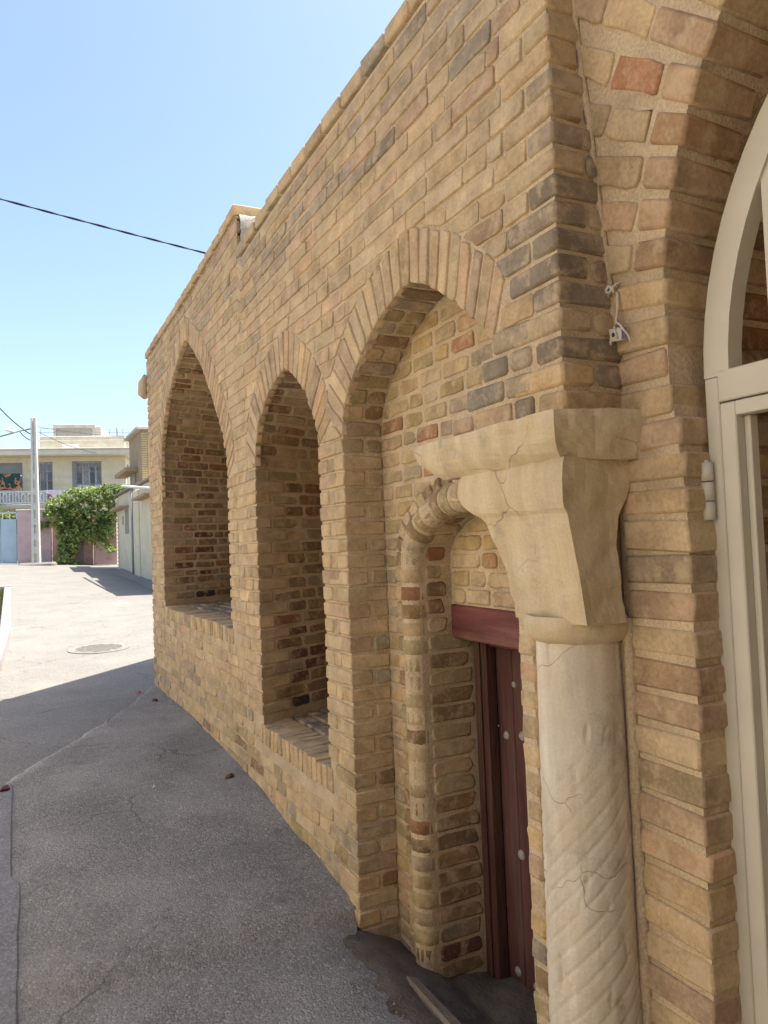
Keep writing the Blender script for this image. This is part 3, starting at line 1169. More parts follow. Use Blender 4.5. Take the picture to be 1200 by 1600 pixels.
# facade sheet in vertical strips
ys = set(lin(Y_PIER, Y_END, 120))
for nc in NICHES:
    ys |= {p[0] for p in nc.arch} | {nc.yL, nc.yR}
ys |= {STEP_Y, 1.79, 1.865, 1.955, 2.045}
ys = sorted(y for y in ys if Y_PIER <= y <= Y_END)
for ya, yb in zip(ys[:-1], ys[1:]):
    if yb - ya < 1e-5: continue
    ym = (ya + yb) / 2
    top = TOP_L if ym > STEP_Y else TOP_R
    ivs = [(lambda y: -0.5, lambda y: top)]
    for nc in NICHES:
        if nc.yR < ym < nc.yL:
            az = lambda y, nc=nc: nc.arch_z(min(max(y, nc.yR + 1e-4), nc.yL - 1e-4)) or nc.sp_r[1]
            if nc is n3:
                cz = 0
                for zz, yy in CORB:
                    if ym < yy: cz = zz + H
                ivs = [(az, lambda y: top)]
                if cz: ivs.append((lambda y: 1.79, lambda y, cz=cz: cz))
            else:
                ivs = [(lambda y: -0.5, lambda y, nc=nc: nc.sill - 0.02), (az, lambda y: top)]
    if ym < 1.77:
        ivs = [(lambda y: 1.785, lambda y: top)]
    for lo, hi in ivs:
        nseg = max(1, int((hi(ym) - lo(ym)) / 0.12))
        V, Fc = [], []
        for j in range(nseg + 1):
            for yy in (ya, yb):
                e = min(max(yy, ya + 1e-4), yb - 1e-4)
                zz = lo(e) + (hi(e) - lo(e)) * j / nseg
                V.append(m_facade(yy, zz, 0))
        for j in range(nseg):
            Fc.append((2 * j + 1, 2 * j, 2 * j + 2, 2 * j + 3))
        core.add(V, Fc, True)
for nc in NICHES:
    vmax = nc.Lz + nc.L + (nc.sp_r[1] - Z0 if nc is not n3 else 0.0)
    f = nc.f
    add_grid(lambda u, v: f(u, v, 0), lin(0.0, nc.depth + 0.02, 5), lin(0, vmax, 120))
    if nc is not n3:
        w = 1 + nc.splay * nc.depth / nc.hw + 0.1
        add_grid(lambda u, v: Vector((nc.depth, u, v)), lin(nc.yc - nc.hw * w, nc.yc + nc.hw * w, 8), lin(nc.sill - .1, nc.apex[1] + .05, 8))
        add_grid(lambda u, v: Vector((v, nc.yc + (u - nc.yc) * (1 + nc.splay * v / nc.hw), nc.sill - 0.014)), lin(nc.yR - .005, nc.yL + .005, 8), lin(0.0, nc.depth + .02, 4))
# doorway back wall sheet (strips round the ellipse)
for i in range(60):
    ya = 1.70 + (2.95 - 1.70) * i / 60; yb = 1.70 + (2.95 - 1.70) * (i + 1) / 60
    def ez(y):
        q = (y - EC[0]) / 0.51
        return None if abs(q) >= 1 else EC[1] + 0.29 * math.sqrt(1 - q * q)
    a, b = ez(ya), ez(yb)
    za_, zb_ = (a if a else (-0.5 if not b else EC[1])), (b if b else (-0.5 if not a else EC[1]))
    core.add([(XB, ya, za_), (XB, yb, zb_), (XB, yb, 2.45), (XB, ya, 2.45)], [(1, 0, 3, 2)], False)
# gutter between ring and roll, roll core, reveal
add_grid(lambda a, v: m_roll(a, v, -0.0028), lin(rad(-32), rad(215), 14), lin(0, Ll, 110))
add_grid(lambda u, v: m_jamb(u, v, 0), lin(XB, 0.52, 4), lin(0, Lj, 110))
add_grid(lambda u, v: Vector((X_LUN, u, v)), [1.7, 2.66], [1.10, 1.62])
# right jamb of niche 3 and the pier behind the column
core.add([(0.022, 1.768, -0.5), (0.6, 1.768, -0.5), (0.6, 1.768, 2.2), (0.022, 1.768, 2.2)], [(0, 1, 2, 3)])
core.add([(0.022, 1.768, -0.5), (0.022, 1.71, -0.5), (0.022, 1.71, 1.24), (0.022, 1.768, 1.24)], [(0, 1, 2, 3)])
core.add([(0.022, 1.71, -0.5), (0.12, 1.70, -0.5), (0.12, 1.70, 1.24), (0.022, 1.71, 1.24)], [(0, 1, 2, 3)])
core.add([(0.12, 1.70, -0.5), (0.2, 1.515, -0.5), (0.2, 1.515, 1.24), (0.12, 1.70, 1.24)], [(0, 1, 2, 3)])
# pier return
add_grid(lambda u, v: Vector((u, Y_PIER + 0.0, v)), lin(0.0, 0.24, 4), lin(1.785, TOP_R, 24))
add_grid(lambda u, v: Vector((u, 1.540, v)), lin(0.10, 0.26, 3), lin(1.20, 1.80, 6))
# portal face
add_grid(lambda u, v: Vector((PX, 1.302 + 0.033 * min(1, max(0, (v - 1.55) / 0.3)) + (0.228 - 0.033 * min(1, max(0, (v - 1.55) / 0.3))) * u, v)), lin(0, 1, 4), lin(-0.5, 1.95, 24))
for i in range(30):
    t0, t1 = rad(90) * i / 30, rad(90) * (i + 1) / 30
    A0, A1 = arris(t0), arris(t1)
    # strip from arris outwards to the box border
    def far(A, t):
        d = Vector((math.cos(t), math.sin(t)))
        s = min((1.53 - A[0]) / max(d.x, 1e-3), (3.33 - A[1]) / max(d.y, 1e-3))
        return (A[0] + d.x * s, A[1] + d.y * s)
    B0, B1 = far(A0, t0), far(A1, t1)
    P4 = [A0, B0, B1, A1]
    core.add([Vector((portx(p[1]), p[0], p[1])) for p in P4], [(0, 3, 2, 1)])
    core.add([Vector((portx(A0[1]), *A0)), Vector((portx(A1[1]), *A1)), Vector((1.4, *A1)), Vector((1.4, *A0))], [(0, 1, 2, 3)])
core.add([(portx(3.3), 1.53, 3.32), (portx(2.9), 1.53, 2.9), (0.3, 1.53, 2.9), (0.3, 1.53, 3.32)], [(0, 1, 2, 3)])
# rest of the portal bay (left half of the arch seen from inside, mirrored) and reveal
add_grid(lambda u, v: Vector((u, 1.302 + 0.033 * min(1, max(0, (v - 1.55) / 0.3)), v)), lin(PX - 0.001, 1.4, 6), lin(-0.5, 1.95, 24))
for i in range(24):
    t0, t1 = rad(90) + rad(90) * i / 24, rad(90) + rad(90) * (i + 1) / 24
    A0, A1 = arris(t0), arris(t1)
    core.add([Vector((0.1, *A0)), Vector((0.1, A0[0], 3.33)), Vector((0.1, A1[0], 3.33)), Vector((0.1, *A1))], [(0, 3, 2, 1)])
    core.add([Vector((0.1, *A0)), Vector((0.1, *A1)), Vector((1.4, *A1)), Vector((1.4, *A0))], [(0, 1, 2, 3)])
yl_ = ARC[0] - ARC[2]
core.box(0.1, 0.4, -9.0, yl_, -0.6, 3.33)
core.box(0.4, 1.4, yl_ - 0.3, yl_ , -0.6, 3.33)
core.add([(1.4, -0.9, -0.5), (1.4, 1.6, -0.5), (1.4, 1.6, 3.33), (1.4, -0.9, 3.33)], [(0, 3, 2, 1)])
# far end: the wall turns back at an angle; rear wall, roof slabs
core.add([(0, Y_END, -0.4), (0, Y_END, TOP_L), (1.7, Y_END + 1.72, TOP_L), (1.7, Y_END + 1.72, -0.4)], [(0, 1, 2, 3)])
core.add([(1.7, Y_END + 1.72, -0.4), (1.7, Y_END + 1.72, TOP_L), (6, Y_END + 2.2, TOP_L), (6, Y_END + 2.2, -0.4)], [(0, 1, 2, 3)])
core.add([(6, -9, -0.6), (6, -9, 3.3), (6, Y_END + 2.2, TOP_L), (6, Y_END + 2.2, -0.6)], [(0, 3, 2, 1)])
core.add([(0.4, -9, -0.6), (0.4, -9, 3.3), (6, -9, 3.3), (6, -9, -0.6)], [(0, 1, 2, 3)])
core.build('mortar_bed', MM, bld)

roof = MBuild()
roof.add([(0.03, -9, 3.335), (6, -9, 3.335), (6, STEP_Y, 3.335), (0.03, STEP_Y, 3.26)], [(0, 1, 2, 3)])
roof.add([(0.03, STEP_Y, 3.49), (6, STEP_Y, 3.49), (6, Y_END + 2.2, 3.49), (1.7, Y_END + 1.72, 3.49), (0.03, Y_END, 3.49)], [(0, 1, 2, 3, 4)])
roof.build('roof', M_plaster, bld)
# rough grey plaster end of the higher parapet, facing the camera at the step
V, Fc = [], []
for j in range(9):
    for i in range(13):
        a = i / 12; b = j / 8
        nz = mnoise.noise(Vector((a * 5, b * 6, 2.2)))
        V.append((0.015 + 0.42 * a, STEP_Y - 0.012 + 0.02 * nz - 0.015 * math.sin(b * 3), 3.34 + 0.186 * b + 0.006 * mnoise.noise(Vector((a * 9, 1, 0)))))
for j in range(8):
    for i in range(12):
        Fc.append((j * 13 + i, j * 13 + i + 1, (j + 1) * 13 + i + 1, (j + 1) * 13 + i))
b0 = len(V)
for i in range(13):
    V.append((0.015 + 0.42 * i / 12, STEP_Y + 0.25, 3.53))
for i in range(12):
    Fc.append((8 * 13 + i, 8 * 13 + i + 1, b0 + i + 1, b0 + i))
mesh_obj('plaster_end', V, Fc, M_plaster, bld, True)

# brick pieces: the largest 300 of a kind as parts of their own, the rest joined
by = {}
for r in RECS:
    by.setdefault(r['kind'], []).append(r)
NB = {}
for kind, lst in by.items():
    lst.sort(key=lambda r: -r['size'])
    NB[kind] = len(lst)
    for r in lst[:300]:
        o = mesh_obj(kind, r['v'], r['f'], MB, bld, r['s'], [r['c']] * len(r['v']))
    rest = lst[300:]
    if rest:
        V, Fc, S, Cc = [], [], [], []
        for r in rest:
            b = len(V)
            V += r['v']; S += r['s']; Cc += [r['c']] * len(r['v'])
            Fc += [tuple(i + b for i in f) for f in r['f']]
        o = mesh_obj('brickwork', V, Fc, MB, bld, S, Cc)
        o['kind'] = 'stuff'
print('bricks', NB)

# light mortar seam between pier and portal
mb_ = MBuild()
pts = []
for i in range(40):
    z_ = 1.95 + 1.36 * i / 39
    pts.append((portx(z_) - 0.006, 1.497 + 0.006 * mnoise.noise(Vector((z_ * 6, 0, 0))), z_))
mb_.tube(pts, [0.010 + 0.004 * mnoise.noise(Vector((p[2] * 9, 5, 1))) for p in pts], 8)
mb_.build('mortar_seam', MM, bld)

# ------------------------------------------------------------------ stone capital, abacus, column
def loft(rings, name, mat, parent, nsub=6, amp=0.003, sc=14, seed=0.0, cap=True):
    """rings: list of closed polygons (same count) bottom to top; edges subdivided, then roughened"""
    R = []
    for ring in rings:
        o = []
        for i in range(len(ring)):
            a, b = Vector(ring[i]), Vector(ring[(i + 1) % len(ring)])
            for s in range(nsub):
                o.append(a.lerp(b, s / nsub))
        R.append(o)
    n = len(R[0])
    V, Fc = [], []
    for ring in R:
        c = sum(ring, Vector()) / n
        for p in ring:
            d = (p - c); d.z = 0
            k_ = mnoise.noise(p * sc + Vector((seed, 0, 0))) * amp + mnoise.noise(p * sc * 3.1) * amp * 0.4
            V.append(p + d.normalized() * k_ + Vector((0, 0, mnoise.noise(p * sc * .7 + Vector((7, 3, seed))) * amp * 0.8)))
    for j in range(len(R) - 1):
        for i in range(n):
            Fc.append((j * n + i, j * n + (i + 1) % n, (j + 1) * n + (i + 1) % n, (j + 1) * n + i))
    if cap:
        Fc.append(tuple(reversed(range(n))))
        Fc.append(tuple((len(R) - 1) * n + i for i in range(n)))
    return mesh_obj(name, V, Fc, mat, parent, None)

def rect(xf, xb, yr, yl, z, zl=0.0):
    return [(xf, yr, z), (xf, yl, z + zl), (xb, yl, z + zl), (xb, yr, z)]

def interp(tab, z):
    return [float(np.interp(z, [t[0] for t in tab], [t[i] for t in tab])) for i in range(1, len(tab[0]))]

# z, front x, left y, right y
CAPT = [(1.235, 0.018, 1.775, 1.478, .158), (1.30, 0.012, 1.783, 1.480, .150), (1.38, 0.004, 1.80, 1.484, .145), (1.45, -0.006, 1.822, 1.488, .148), (1.50, -0.012, 1.858, 1.492, .158), (1.525, -0.014, 1.872, 1.493, .168),
        (1.545, -0.030, 1.915, 1.490, .180), (1.575, -0.036, 1.950, 1.484, .192), (1.62, -0.040, 1.968, 1.478, .200), (1.655, -0.036, 1.970, 1.478, .203), (1.675, -0.026, 1.955, 1.484, .198)]
rings = []
for i in range(34):
    z_ = 1.235 + (1.675 - 1.235) * i / 33
    xf, yl, yr, xr_ = interp(CAPT, z_)
    rings.append([(xf, yr, z_), (xf, yl, z_), (0.24, yl, z_), (0.26, 1.60, z_), (xr_ + 0.03, 1.535, z_), (xr_, yr + 0.004, z_)])
cap_o = loft(rings, 'capital', M_cap, bld, 12, 0.0065, 15)
ABT = [(1.668, -0.030, 2.06, 1.492), (1.690, -0.050, 2.10, 1.480), (1.72, -0.064, 2.145, 1.470), (1.77, -0.070, 2.185, 1.464), (1.790, -0.066, 2.19, 1.468)]
rings = []
for i in range(14):
    z_ = 1.668 + (1.792 - 1.668) * i / 13
    xf, yl, yr = interp(ABT, z_)
    rings.append([(xf, yr, z_), (xf, yl, z_ - 0.006), (0.17, yl, z_ - 0.006), (0.17, 1.62, z_), (0.24, 1.55, z_), (0.215, yr - 0.045, z_)])
loft(rings, 'abacus', M_cap, bld, 14, 0.009, 14, 3.0)

CC = (0.126, 1.638)
def column():
    V, Fc = [], []
    nt, nz_ = 200, 260
    zt, zb_ = 1.20, -0.45
    for j in range(nz_ + 1):
        z_ = zb_ + (zt - zb_) * j / nz_
        r = 0.134 - 0.018 * (z_ + 0.4) / 1.6
        fade = min(1.0, max(0.0, (0.98 - z_) / 0.35))
        for i in range(nt):
            th = 2 * math.pi * i / nt
            ph = th * r * 2 * math.pi / 0.0455 / 1.0
            n_ = 13
            ph = n_ * th - (z_ / 0.0455) * math.pi * 2 * 0.72
            s = math.sin(ph)
            g = -0.0036 * (max(0.0, s - 0.68) / 0.32) ** 0.8
            wear = 0.65 + 0.6 * mnoise.noise(Vector((th * 2, z_ * 3, 4)))
            rr = r + g * fade * max(0.35, min(1, wear)) + 0.0025 * mnoise.noise(Vector((math.cos(th) * 3, math.sin(th) * 3, z_ * 5)))
            chip = mnoise.noise(Vector((math.cos(th) * 5, math.sin(th) * 5, z_ * 9 + 3)))
            if chip > 0.42: rr -= (chip - 0.42) * 0.018
            V.append((CC[0] + rr * math.cos(th), CC[1] + rr * math.sin(th), z_))
    for j in range(nz_):
        for i in range(nt):
            Fc.append((j * nt + i, j * nt + (i + 1) % nt, (j + 1) * nt + (i + 1) % nt, (j + 1) * nt + i))
    Fc.append(tuple(nz_ * nt + i for i in range(nt)))
    return mesh_obj('column', V, Fc, M_col, bld, True)
colo = column()
V, Fc = [], []
prof = [(1.175, 0.112), (1.182, 0.126), (1.196, 0.138), (1.215, 0.145), (1.236, 0.146), (1.250, 0.138)]
nt = 64
for z_, r in prof:
    for i in range(nt):
        th = 2 * math.pi * i / nt
        rr = r + 0.003 * mnoise.noise(Vector((math.cos(th) * 6, math.sin(th) * 6, z_ * 20)))
        V.append((CC[0] + rr * math.cos(th), CC[1] + rr * math.sin(th), z_ + 0.004 * mnoise.noise(Vector((th, 2, 1)))))
for j in range(len(prof) - 1):
    for i in range(nt):
        Fc.append((j * nt + i, j * nt + (i + 1) % nt, (j + 1) * nt + (i + 1) % nt, (j + 1) * nt + i))
mesh_obj('column_ring', V, Fc, M_cap, bld, True)
# mortar fillet between column and portal wall
mf = MBuild()
pts = [(0.197, 1.518 + 0.004 * mnoise.noise(Vector((q * 5, 1, 1))), q) for q in lin(-0.45, 1.24, 40)]
mf.tube(pts, [0.017 + 0.004 * mnoise.noise(Vector((p[2] * 8, 2, 1))) for p in pts], 8)
mf.build('mortar_fillet', MM, bld)

# ------------------------------------------------------------------ wooden door
lin_ = MBuild()
lin_.hexa([(0.325, 1.75, 1.062), (0.50, 1.75, 1.062), (0.325, 2.632, 1.068), (0.50, 2.632, 1.068), (0.325, 1.75, 1.198), (0.50, 1.75, 1.198), (0.325, 2.632, 1.205), (0.50, 2.632, 1.205)], 0.006)
lintel = lin_.build('wooden_lintel', M_lint, bld)
wd = MBuild().box(0.487, 0.50, 2.455, 2.56, -0.30, 1.03, 0.003).build('wooden_door', M_wood, bld)
for a, b in ((2.33, 2.452), (2.20, 2.327), (2.07, 2.197), (1.94, 2.067), (1.80, 1.937)):
    MBuild().box(0.488, 0.50, a, b, -0.30, 1.03, 0.003).build('plank', M_wood, wd)
MBuild().box(0.432, 0.487, 2.555, 2.625, -0.34, 1.06, 0.006).build('door_frame', M_wood2, wd)
MBuild().box(0.452, 0.5, 1.78, 2.554, 1.028, 1.061, 0.004).build('door_head', M_wood2, wd)
MBuild().box(0.420, 0.432, 2.585, 2.622, -0.34, 1.06, 0.004).build('door_trim', M_wood2, wd)
def stud(y, z_, r, x=0.487):
    V, Fc = [], []
    for j in range(5):
        a = rad(90) * j / 4
        for i in range(12):
            th = 2 * math.pi * i / 12
            V.append((x - r * 0.55 * math.sin(a), y + r * math.cos(a) * math.cos(th), z_ + r * math.cos(a) * math.sin(th)))
    for j in range(4):
        for i in range(12):
            Fc.append((j * 12 + i, (j + 1) * 12 + i, (j + 1) * 12 + (i + 1) % 12, j * 12 + (i + 1) % 12))
    mesh_obj('door_stud', V, Fc, M_stud, wd, True)
for y in (2.505, 2.39, 2.26, 2.13, 2.0):
    for z_ in (0.69, -0.245):
        stud(y + rng.uniform(-.012, .012), z_ + rng.uniform(-.02, .02), 0.021 * rng.uniform(.8, 1.1))
for y in (2.44, 2.26, 2.08):
    stud(y, 0.885, 0.013)
    stud(y, 0.22, 0.02)

# ------------------------------------------------------------------ cream metal arched door in the portal
XM = 0.285
md = MBuild()
def arc_band(mb, cy, cz, ro, ri, x0, x1, a0, a1, n=40):
    V, Fc = [], []
    for i in range(n + 1):
        t = a0 + (a1 - a0) * i / n
        for r in (ro, ri):
            for x in (x0, x1):
                V.append((x, cy + r * math.cos(t), cz + r * math.sin(t)))
    for i in range(n):
        b = i * 4; c = b + 4
        Fc += [(b, c, c + 1, b + 1), (b + 2, b + 3, c + 3, c + 2), (b, b + 2, c + 2, c), (b + 1, c + 1, c + 3, b + 3)]
    mb.add(V, Fc)
AY, AZ, AR = 0.31, 1.85, 0.992
arc_band(md, AY, AZ, AR, AR - 0.072, XM, XM + 0.05, 0, math.pi)
md.box(XM, XM + 0.05, AY + AR - 0.040, AY + AR, -0.3, 1.85, 0.003)
md.box(XM, XM + 0.05, AY - AR, AY - AR + 0.04, -0.3, 1.85, 0.003)
md.box(XM - 0.002, XM + 0.052, AY - AR + 0.04, AY + AR - 0.04, 1.785, 1.862, 0.003)
frame = md.build('metal_doorway', M_cream, bld)
b_ = MBuild()
for yy in (1.105, 0.70, 0.31, -0.08):
    zt = AZ + math.sqrt(max(0.05, (AR - 0.05) ** 2 - (yy - AY) ** 2))
    MBuild().box(XM + 0.008, XM + 0.042, yy - 0.017, yy + 0.017, 1.864, zt, 0.002).build('fanlight_bar', M_cream, frame)
for (ya, yb) in ((0.33, AY + AR - 0.044), (AY - AR + 0.044, 0.325)):
    lf = MBuild()
    x0, x1 = XM - 0.004, XM + 0.040
    lf.box(x0, x1, yb - 0.044, yb, -0.2, 1.780, 0.003)
    lf.box(x0, x1, ya, ya + 0.044, -0.2, 1.780, 0.003)
    lf.box(x0, x1, ya + 0.044, yb - 0.044, 1.745, 1.780, 0.002)
    lf.box(x0, x1, ya + 0.044, yb - 0.044, -0.2, -0.12, 0.002)
    # inner glazing bead
    lf.box(x0 + 0.028, x1 + 0.012, yb - 0.062, yb - 0.0445, -0.12, 1.744, 0.002)
    lf.box(x0 + 0.028, x1 + 0.012, ya + 0.0445, ya + 0.062, -0.12, 1.744, 0.002)
    lf.build('door_leaf', M_cream, frame)
for z_ in (1.565, 0.15):
    h_ = MBuild()
    yh = AY + AR - 0.006
    for q in range(3):
        h_.tube([(XM - 0.016, yh, z_ - 0.072 + q * 0.049), (XM - 0.016, yh, z_ - 0.026 + q * 0.049)], 0.0155, 14)
    h_.tube([(XM - 0.016, yh, z_ + 0.070), (XM - 0.016, yh, z_ + 0.080)], [0.011, 0.005], 12)
    h_.box(XM - 0.016, XM - 0.001, yh - 0.002, yh + 0.022, z_ - 0.07, z_ - 0.03, 0.002)
    h_.build('hinge', M_cream, frame)

# clay spout at the far end of the wall
sp = MBuild()
sp.tube([(-0.03, Y_END + 0.02, 3.03), (-0.035, Y_END + 0.07, 3.07), (-0.03, Y_END + 0.08, 3.18), (0.0, Y_END + 0.06, 3.26)], [0.03, 0.055, 0.05, 0.03], 12)
sp.build('clay_spout', MM, bld)

# ------------------------------------------------------------------ ground
ZT = ([-60, 1, 2.9, 3.04, 3.8, 4.7, 6.1, 7.7, 10, 20, 33, 40, 60, 400], [-0.2, -0.16, -0.115, -0.07, -0.005, 0.075, 0.115, 0.11, 0.14, 0.5, 1.02, 1.3, 1.6, 2.0])
def gz(x, y):
    z_ = float(np.interp(y, *ZT))
    ramp = min(1, max(0, (y - 14) / 10))
    z_ -= 0.05 * ramp * max(-4, min(4, x - 0.5))
    return z_

def ground_sheet(name, xs, ys_, mat, dz=0.0, skip=None, rough=0.0):
    V, Fc = [], []
    for y in ys_:
        for x in xs:
            q = gz(x, y) + dz
            if rough: q += rough * mnoise.noise(Vector((x * 2.2, y * 2.2, 0.3))) + rough * .5 * mnoise.noise(Vector((x * 7, y * 7, 5.3)))
            V.append((x, y, q))
    nx = len(xs)
    for j in range(len(ys_) - 1):
        for i in range(nx - 1):
            if skip and skip((xs[i] + xs[i + 1]) / 2, (ys_[j] + ys_[j + 1]) / 2): continue
            Fc.append((j * nx + i, j * nx + i + 1, (j + 1) * nx + i + 1, (j + 1) * nx + i))
    o = mesh_obj(name, V, Fc, mat, None, True)
    tag(o, kind='structure')
    return o
xs = [-300, -80, -30, -12] + lin(-7, -1.6, 12) + lin(-1.5, -0.2, 26) + [-0.1] + [0.0, 0.6, 1.5, 3, 6, 12, 40, 120, 300]
ysg = [-60, -20, -8] + lin(-4, 1.55, 20) + [1.6] + lin(1.9, 2.8, 10) + [3.0] + lin(3.04, 12, 75) + lin(12.5, 42, 50) + [50, 70, 120, 250, 400]
ground_sheet('street', sorted(set(xs)), sorted(set(ysg)), M_asph2, -0.006, lambda x, y: -0.2 < x < 0.6 and 1.6 < y < 3.0)
# coarse foreground asphalt with an irregular far edge
V, Fc = [], []
def seam_x(y):      # left/far edge of the coarse layer: runs out to the left as it comes nearer
    return float(np.interp(y, [4.6, 5.24, 5.7, 6.11, 6.6, 7.1, 7.72], [-1.55, -1.26, -0.98, -0.73, -0.52, -0.30, -0.06])) + 0.03 * mnoise.noise(Vector((y * 5, 0, 0))) + 0.012 * mnoise.noise(Vector((y * 17, 0, 0)))
ny, nx = 420, 44
for j in range(ny + 1):
    y = -3.0 + (7.72 + 3.0) * j / ny
    xl = seam_x(y) if y > 4.6 else -1.55 - (0 if y > 4.3 else min(2.5, (4.3 - y) * 2))
    if y < 4.6: xl = max(xl, -1.36) if False else xl
    xr_ = 0.012
    if 1.60 < y < 2.98:
        s_ = min(1, (y - 1.60) / 0.25, (2.98 - y) / 0.16)
        xr_ = 0.012 - s_ * (0.085 + 0.05 * mnoise.noise(Vector((y * 4, 3, 2))) + 0.03 * mnoise.noise(Vector((y * 15, 3, 2))) + 0.014 * mnoise.noise(Vector((y * 40, 3, 2))))
    for i in range(nx + 1):
        x = xl + (xr_ - xl) * (i / nx)
        e = min(1.0, (x - xl) / 0.05)
        q = gz(x, y) + 0.004 + 0.010 * e + 0.006 * mnoise.noise(Vector((x * 2.4, y * 2.4, 0.3))) + 0.0035 * mnoise.noise(Vector((x * 9, y * 9, 5.3)))
        edge = max(0.0, 1 - abs(x) / 0.16)
        q += 0.02 * edge * (0.6 + 0.4 * mnoise.noise(Vector((y * 3, 1, 1))))
        if xr_ < 0 and i >= nx - 2:
            q -= (0.012, 0.05)[i - nx + 1] if i > nx - 2 else 0.0
        V.append((x, y, q))
for j in range(ny):
    for i in range(nx):
        a = j * (nx + 1) + i
        Fc.append((a, a + 1, a + nx + 2, a + nx + 1))
tag(mesh_obj('asphalt_layer', V, Fc, M_asph, None, True), kind='structure')
# worn pale ridge where the two asphalt layers meet
V, Fc = [], []
for j in range(121):
    y = 5.05 + (6.45 - 5.05) * j / 120
    w = 0.055 * (0.6 + 0.8 * abs(mnoise.noise(Vector((y * 6, 4, 4))))) * min(1, (y - 5.04) / 0.15 + .1, (6.47 - y) / 0.3)
    xc = seam_x(y)
    for i in range(5):
        x = xc + w * (i / 2 - 1)
        V.append((x, y, gz(x, y) + (0.004, 0.014, 0.019, 0.016, 0.010)[i] + 0.004 * mnoise.noise(Vector((x * 20, y * 20, 0)))))
for j in range(120):
    for i in range(4):
        a = j * 5 + i
        Fc.append((a, a + 1, a + 6, a + 5))
tag(mesh_obj('asphalt_ridge', V, Fc, mat_asphalt('asphalt_worn', (0.36, 0.34, 0.305), False), None, True), kind='structure')
# smooth repair strip at the left edge
V, Fc = [], []
for j in range(61):
    y = 0.5 + (5.08 - 0.5) * j / 60
    xr = (-1.286 if y > 3.85 else -1.262) + 0.008 * mnoise.noise(Vector((y * 4, 8, 0))) - (0.012 * (5.08 - y) if y > 3.85 else 0.03 * (3.85 - y))
    for i, x in enumerate((-2.2, -1.6, xr - 0.01, xr)):
        V.append((x, y, gz(x, y) + (0.024 if i < 3 else 0.008)))
for j in range(60):
    for i in range(3):
        a = j * 4 + i
        Fc.append((a, a + 1, a + 5, a + 4))
tag(mesh_obj('asphalt_patch', V, Fc, M_asph3, None, False), kind='structure')
# crack along the patch
# sunken earth floor of the doorway
V, Fc = [], []
for j in range(61):
    for i in range(31):
        x = -0.19 + 0.84 * i / 30; y = 1.55 + 1.47 * j / 60
        q = float(np.interp(x, [-0.2, -0.10, 0.0, 0.10, 0.26, 0.7], [-0.13, -0.135, -0.165, -0.205, -0.295, -0.315]))
        q += (y - 2.3) * 0.03 + 0.02 * mnoise.noise(Vector((x * 4, y * 4, 1))) + 0.010 * mnoise.noise(Vector((x * 14, y * 14, 1))) + 0.005 * mnoise.noise(Vector((x * 40, y * 40, 1)))
        if x < -0.08: q = min(q, gz(x, y) - 0.012)
        V.append((x, y, q))
for j in range(60):
    for i in range(30):
        a = j * 31 + i
        Fc.append((a, a + 1, a + 32, a + 31))
tag(mesh_obj('sunken_floor', V, Fc, M_dirt, None, True), kind='structure')
ks = MBuild()
ks.hexa([(-0.03, 1.90, -0.36), (0.045, 1.90, -0.36), (0.0, 2.55, -0.32), (0.065, 2.55, -0.32), (-0.035, 1.90, -0.125), (0.04, 1.90, -0.15), (0.0, 2.55, -0.150), (0.06, 2.55, -0.175)], 0.012)
o = ks.build('threshold_stone', mat_mortar('worn_stone', (0.26, 0.20, 0.14)), None)
tag(o, 'worn long stone edging beside the sunken red doorway', 'stone edging')

# manhole
def disc(mb, cx, cy, r, zt, h, n=40):
    V = [(cx + r * math.cos(2 * math.pi * i / n), cy + r * math.sin(2 * math.pi * i / n), gz(cx, cy + r * math.sin(2 * math.pi * i / n)) + zz) for zz in (zt - h, zt) for i in range(n)]
    Fc = [(i, (i + 1) % n, n + (i + 1) % n, n + i) for i in range(n)] + [tuple(n + i for i in range(n))]
    mb.add(V, Fc)
M_conc = mat_plain('pale_concrete', (0.215, 0.205, 0.185), 0.9, 0.2, 14, 0.5)
M_iron = mat_plain('worn_iron', (0.25, 0.235, 0.21), 0.6, 0.3, 25, 0.6)
mh = empty('manhole_cover', (-0.2, 10.9, gz(-0.2, 10.9)))
tag(mh, 'round worn manhole cover set in the sunlit street', 'manhole cover')
m_ = MBuild(); disc(m_, -0.2, 10.9, 0.40, 0.004, 0.05); m_.build('ring', M_conc, mh)
m_ = MBuild(); disc(m_, -0.2, 10.9, 0.33, 0.008, 0.05)
for q in range(-4, 5):
    w = math.sqrt(max(0, 0.30 ** 2 - (q * 0.07) ** 2))
    zc = gz(-0.2, 10.9 + q * .07)
    m_.box(-0.2 - w, -0.2 + w, 10.9 + q * 0.07 - 0.018, 10.9 + q * 0.07 + 0.018, zc, zc + 0.014)
m_.build('cover', M_iron, mh)

# kerb and verge on the left of the street
kb = empty('kerb', (-1.25, 15, gz(-1.25, 15)))
tag(kb, 'pale pink painted kerb at the left edge of the sunlit street', 'kerb')
M_kerb = mat_plain('pinkish_kerb', (0.36, 0.31, 0.29), 0.85, 0.15, 9, 0.4)
y = 9.8
def kx(y): return -1.36 + 0.10 * min(1, (y - 9.8) / 3.0) + 0.006 * (y - 12)
while y < 20.4:
    y2 = y + 0.75
    za_, zb_ = gz(-1.3, y), gz(-1.3, y2)
    xa, xb = kx(y), kx(y2)
    MBuild().hexa([(xa - .16, y + .01, za_ - .1), (xa, y + .01, za_ - .1), (xb - .16, y2 - .01, zb_ - .1), (xb, y2 - .01, zb_ - .1),
                   (xa - .16, y + .01, za_ + .15), (xa - .015, y + .01, za_ + .15), (xb - .16, y2 - .01, zb_ + .15), (xb - .015, y2 - .01, zb_ + .15)], 0.015).build('kerb_stone', M_kerb, kb)
    y = y2
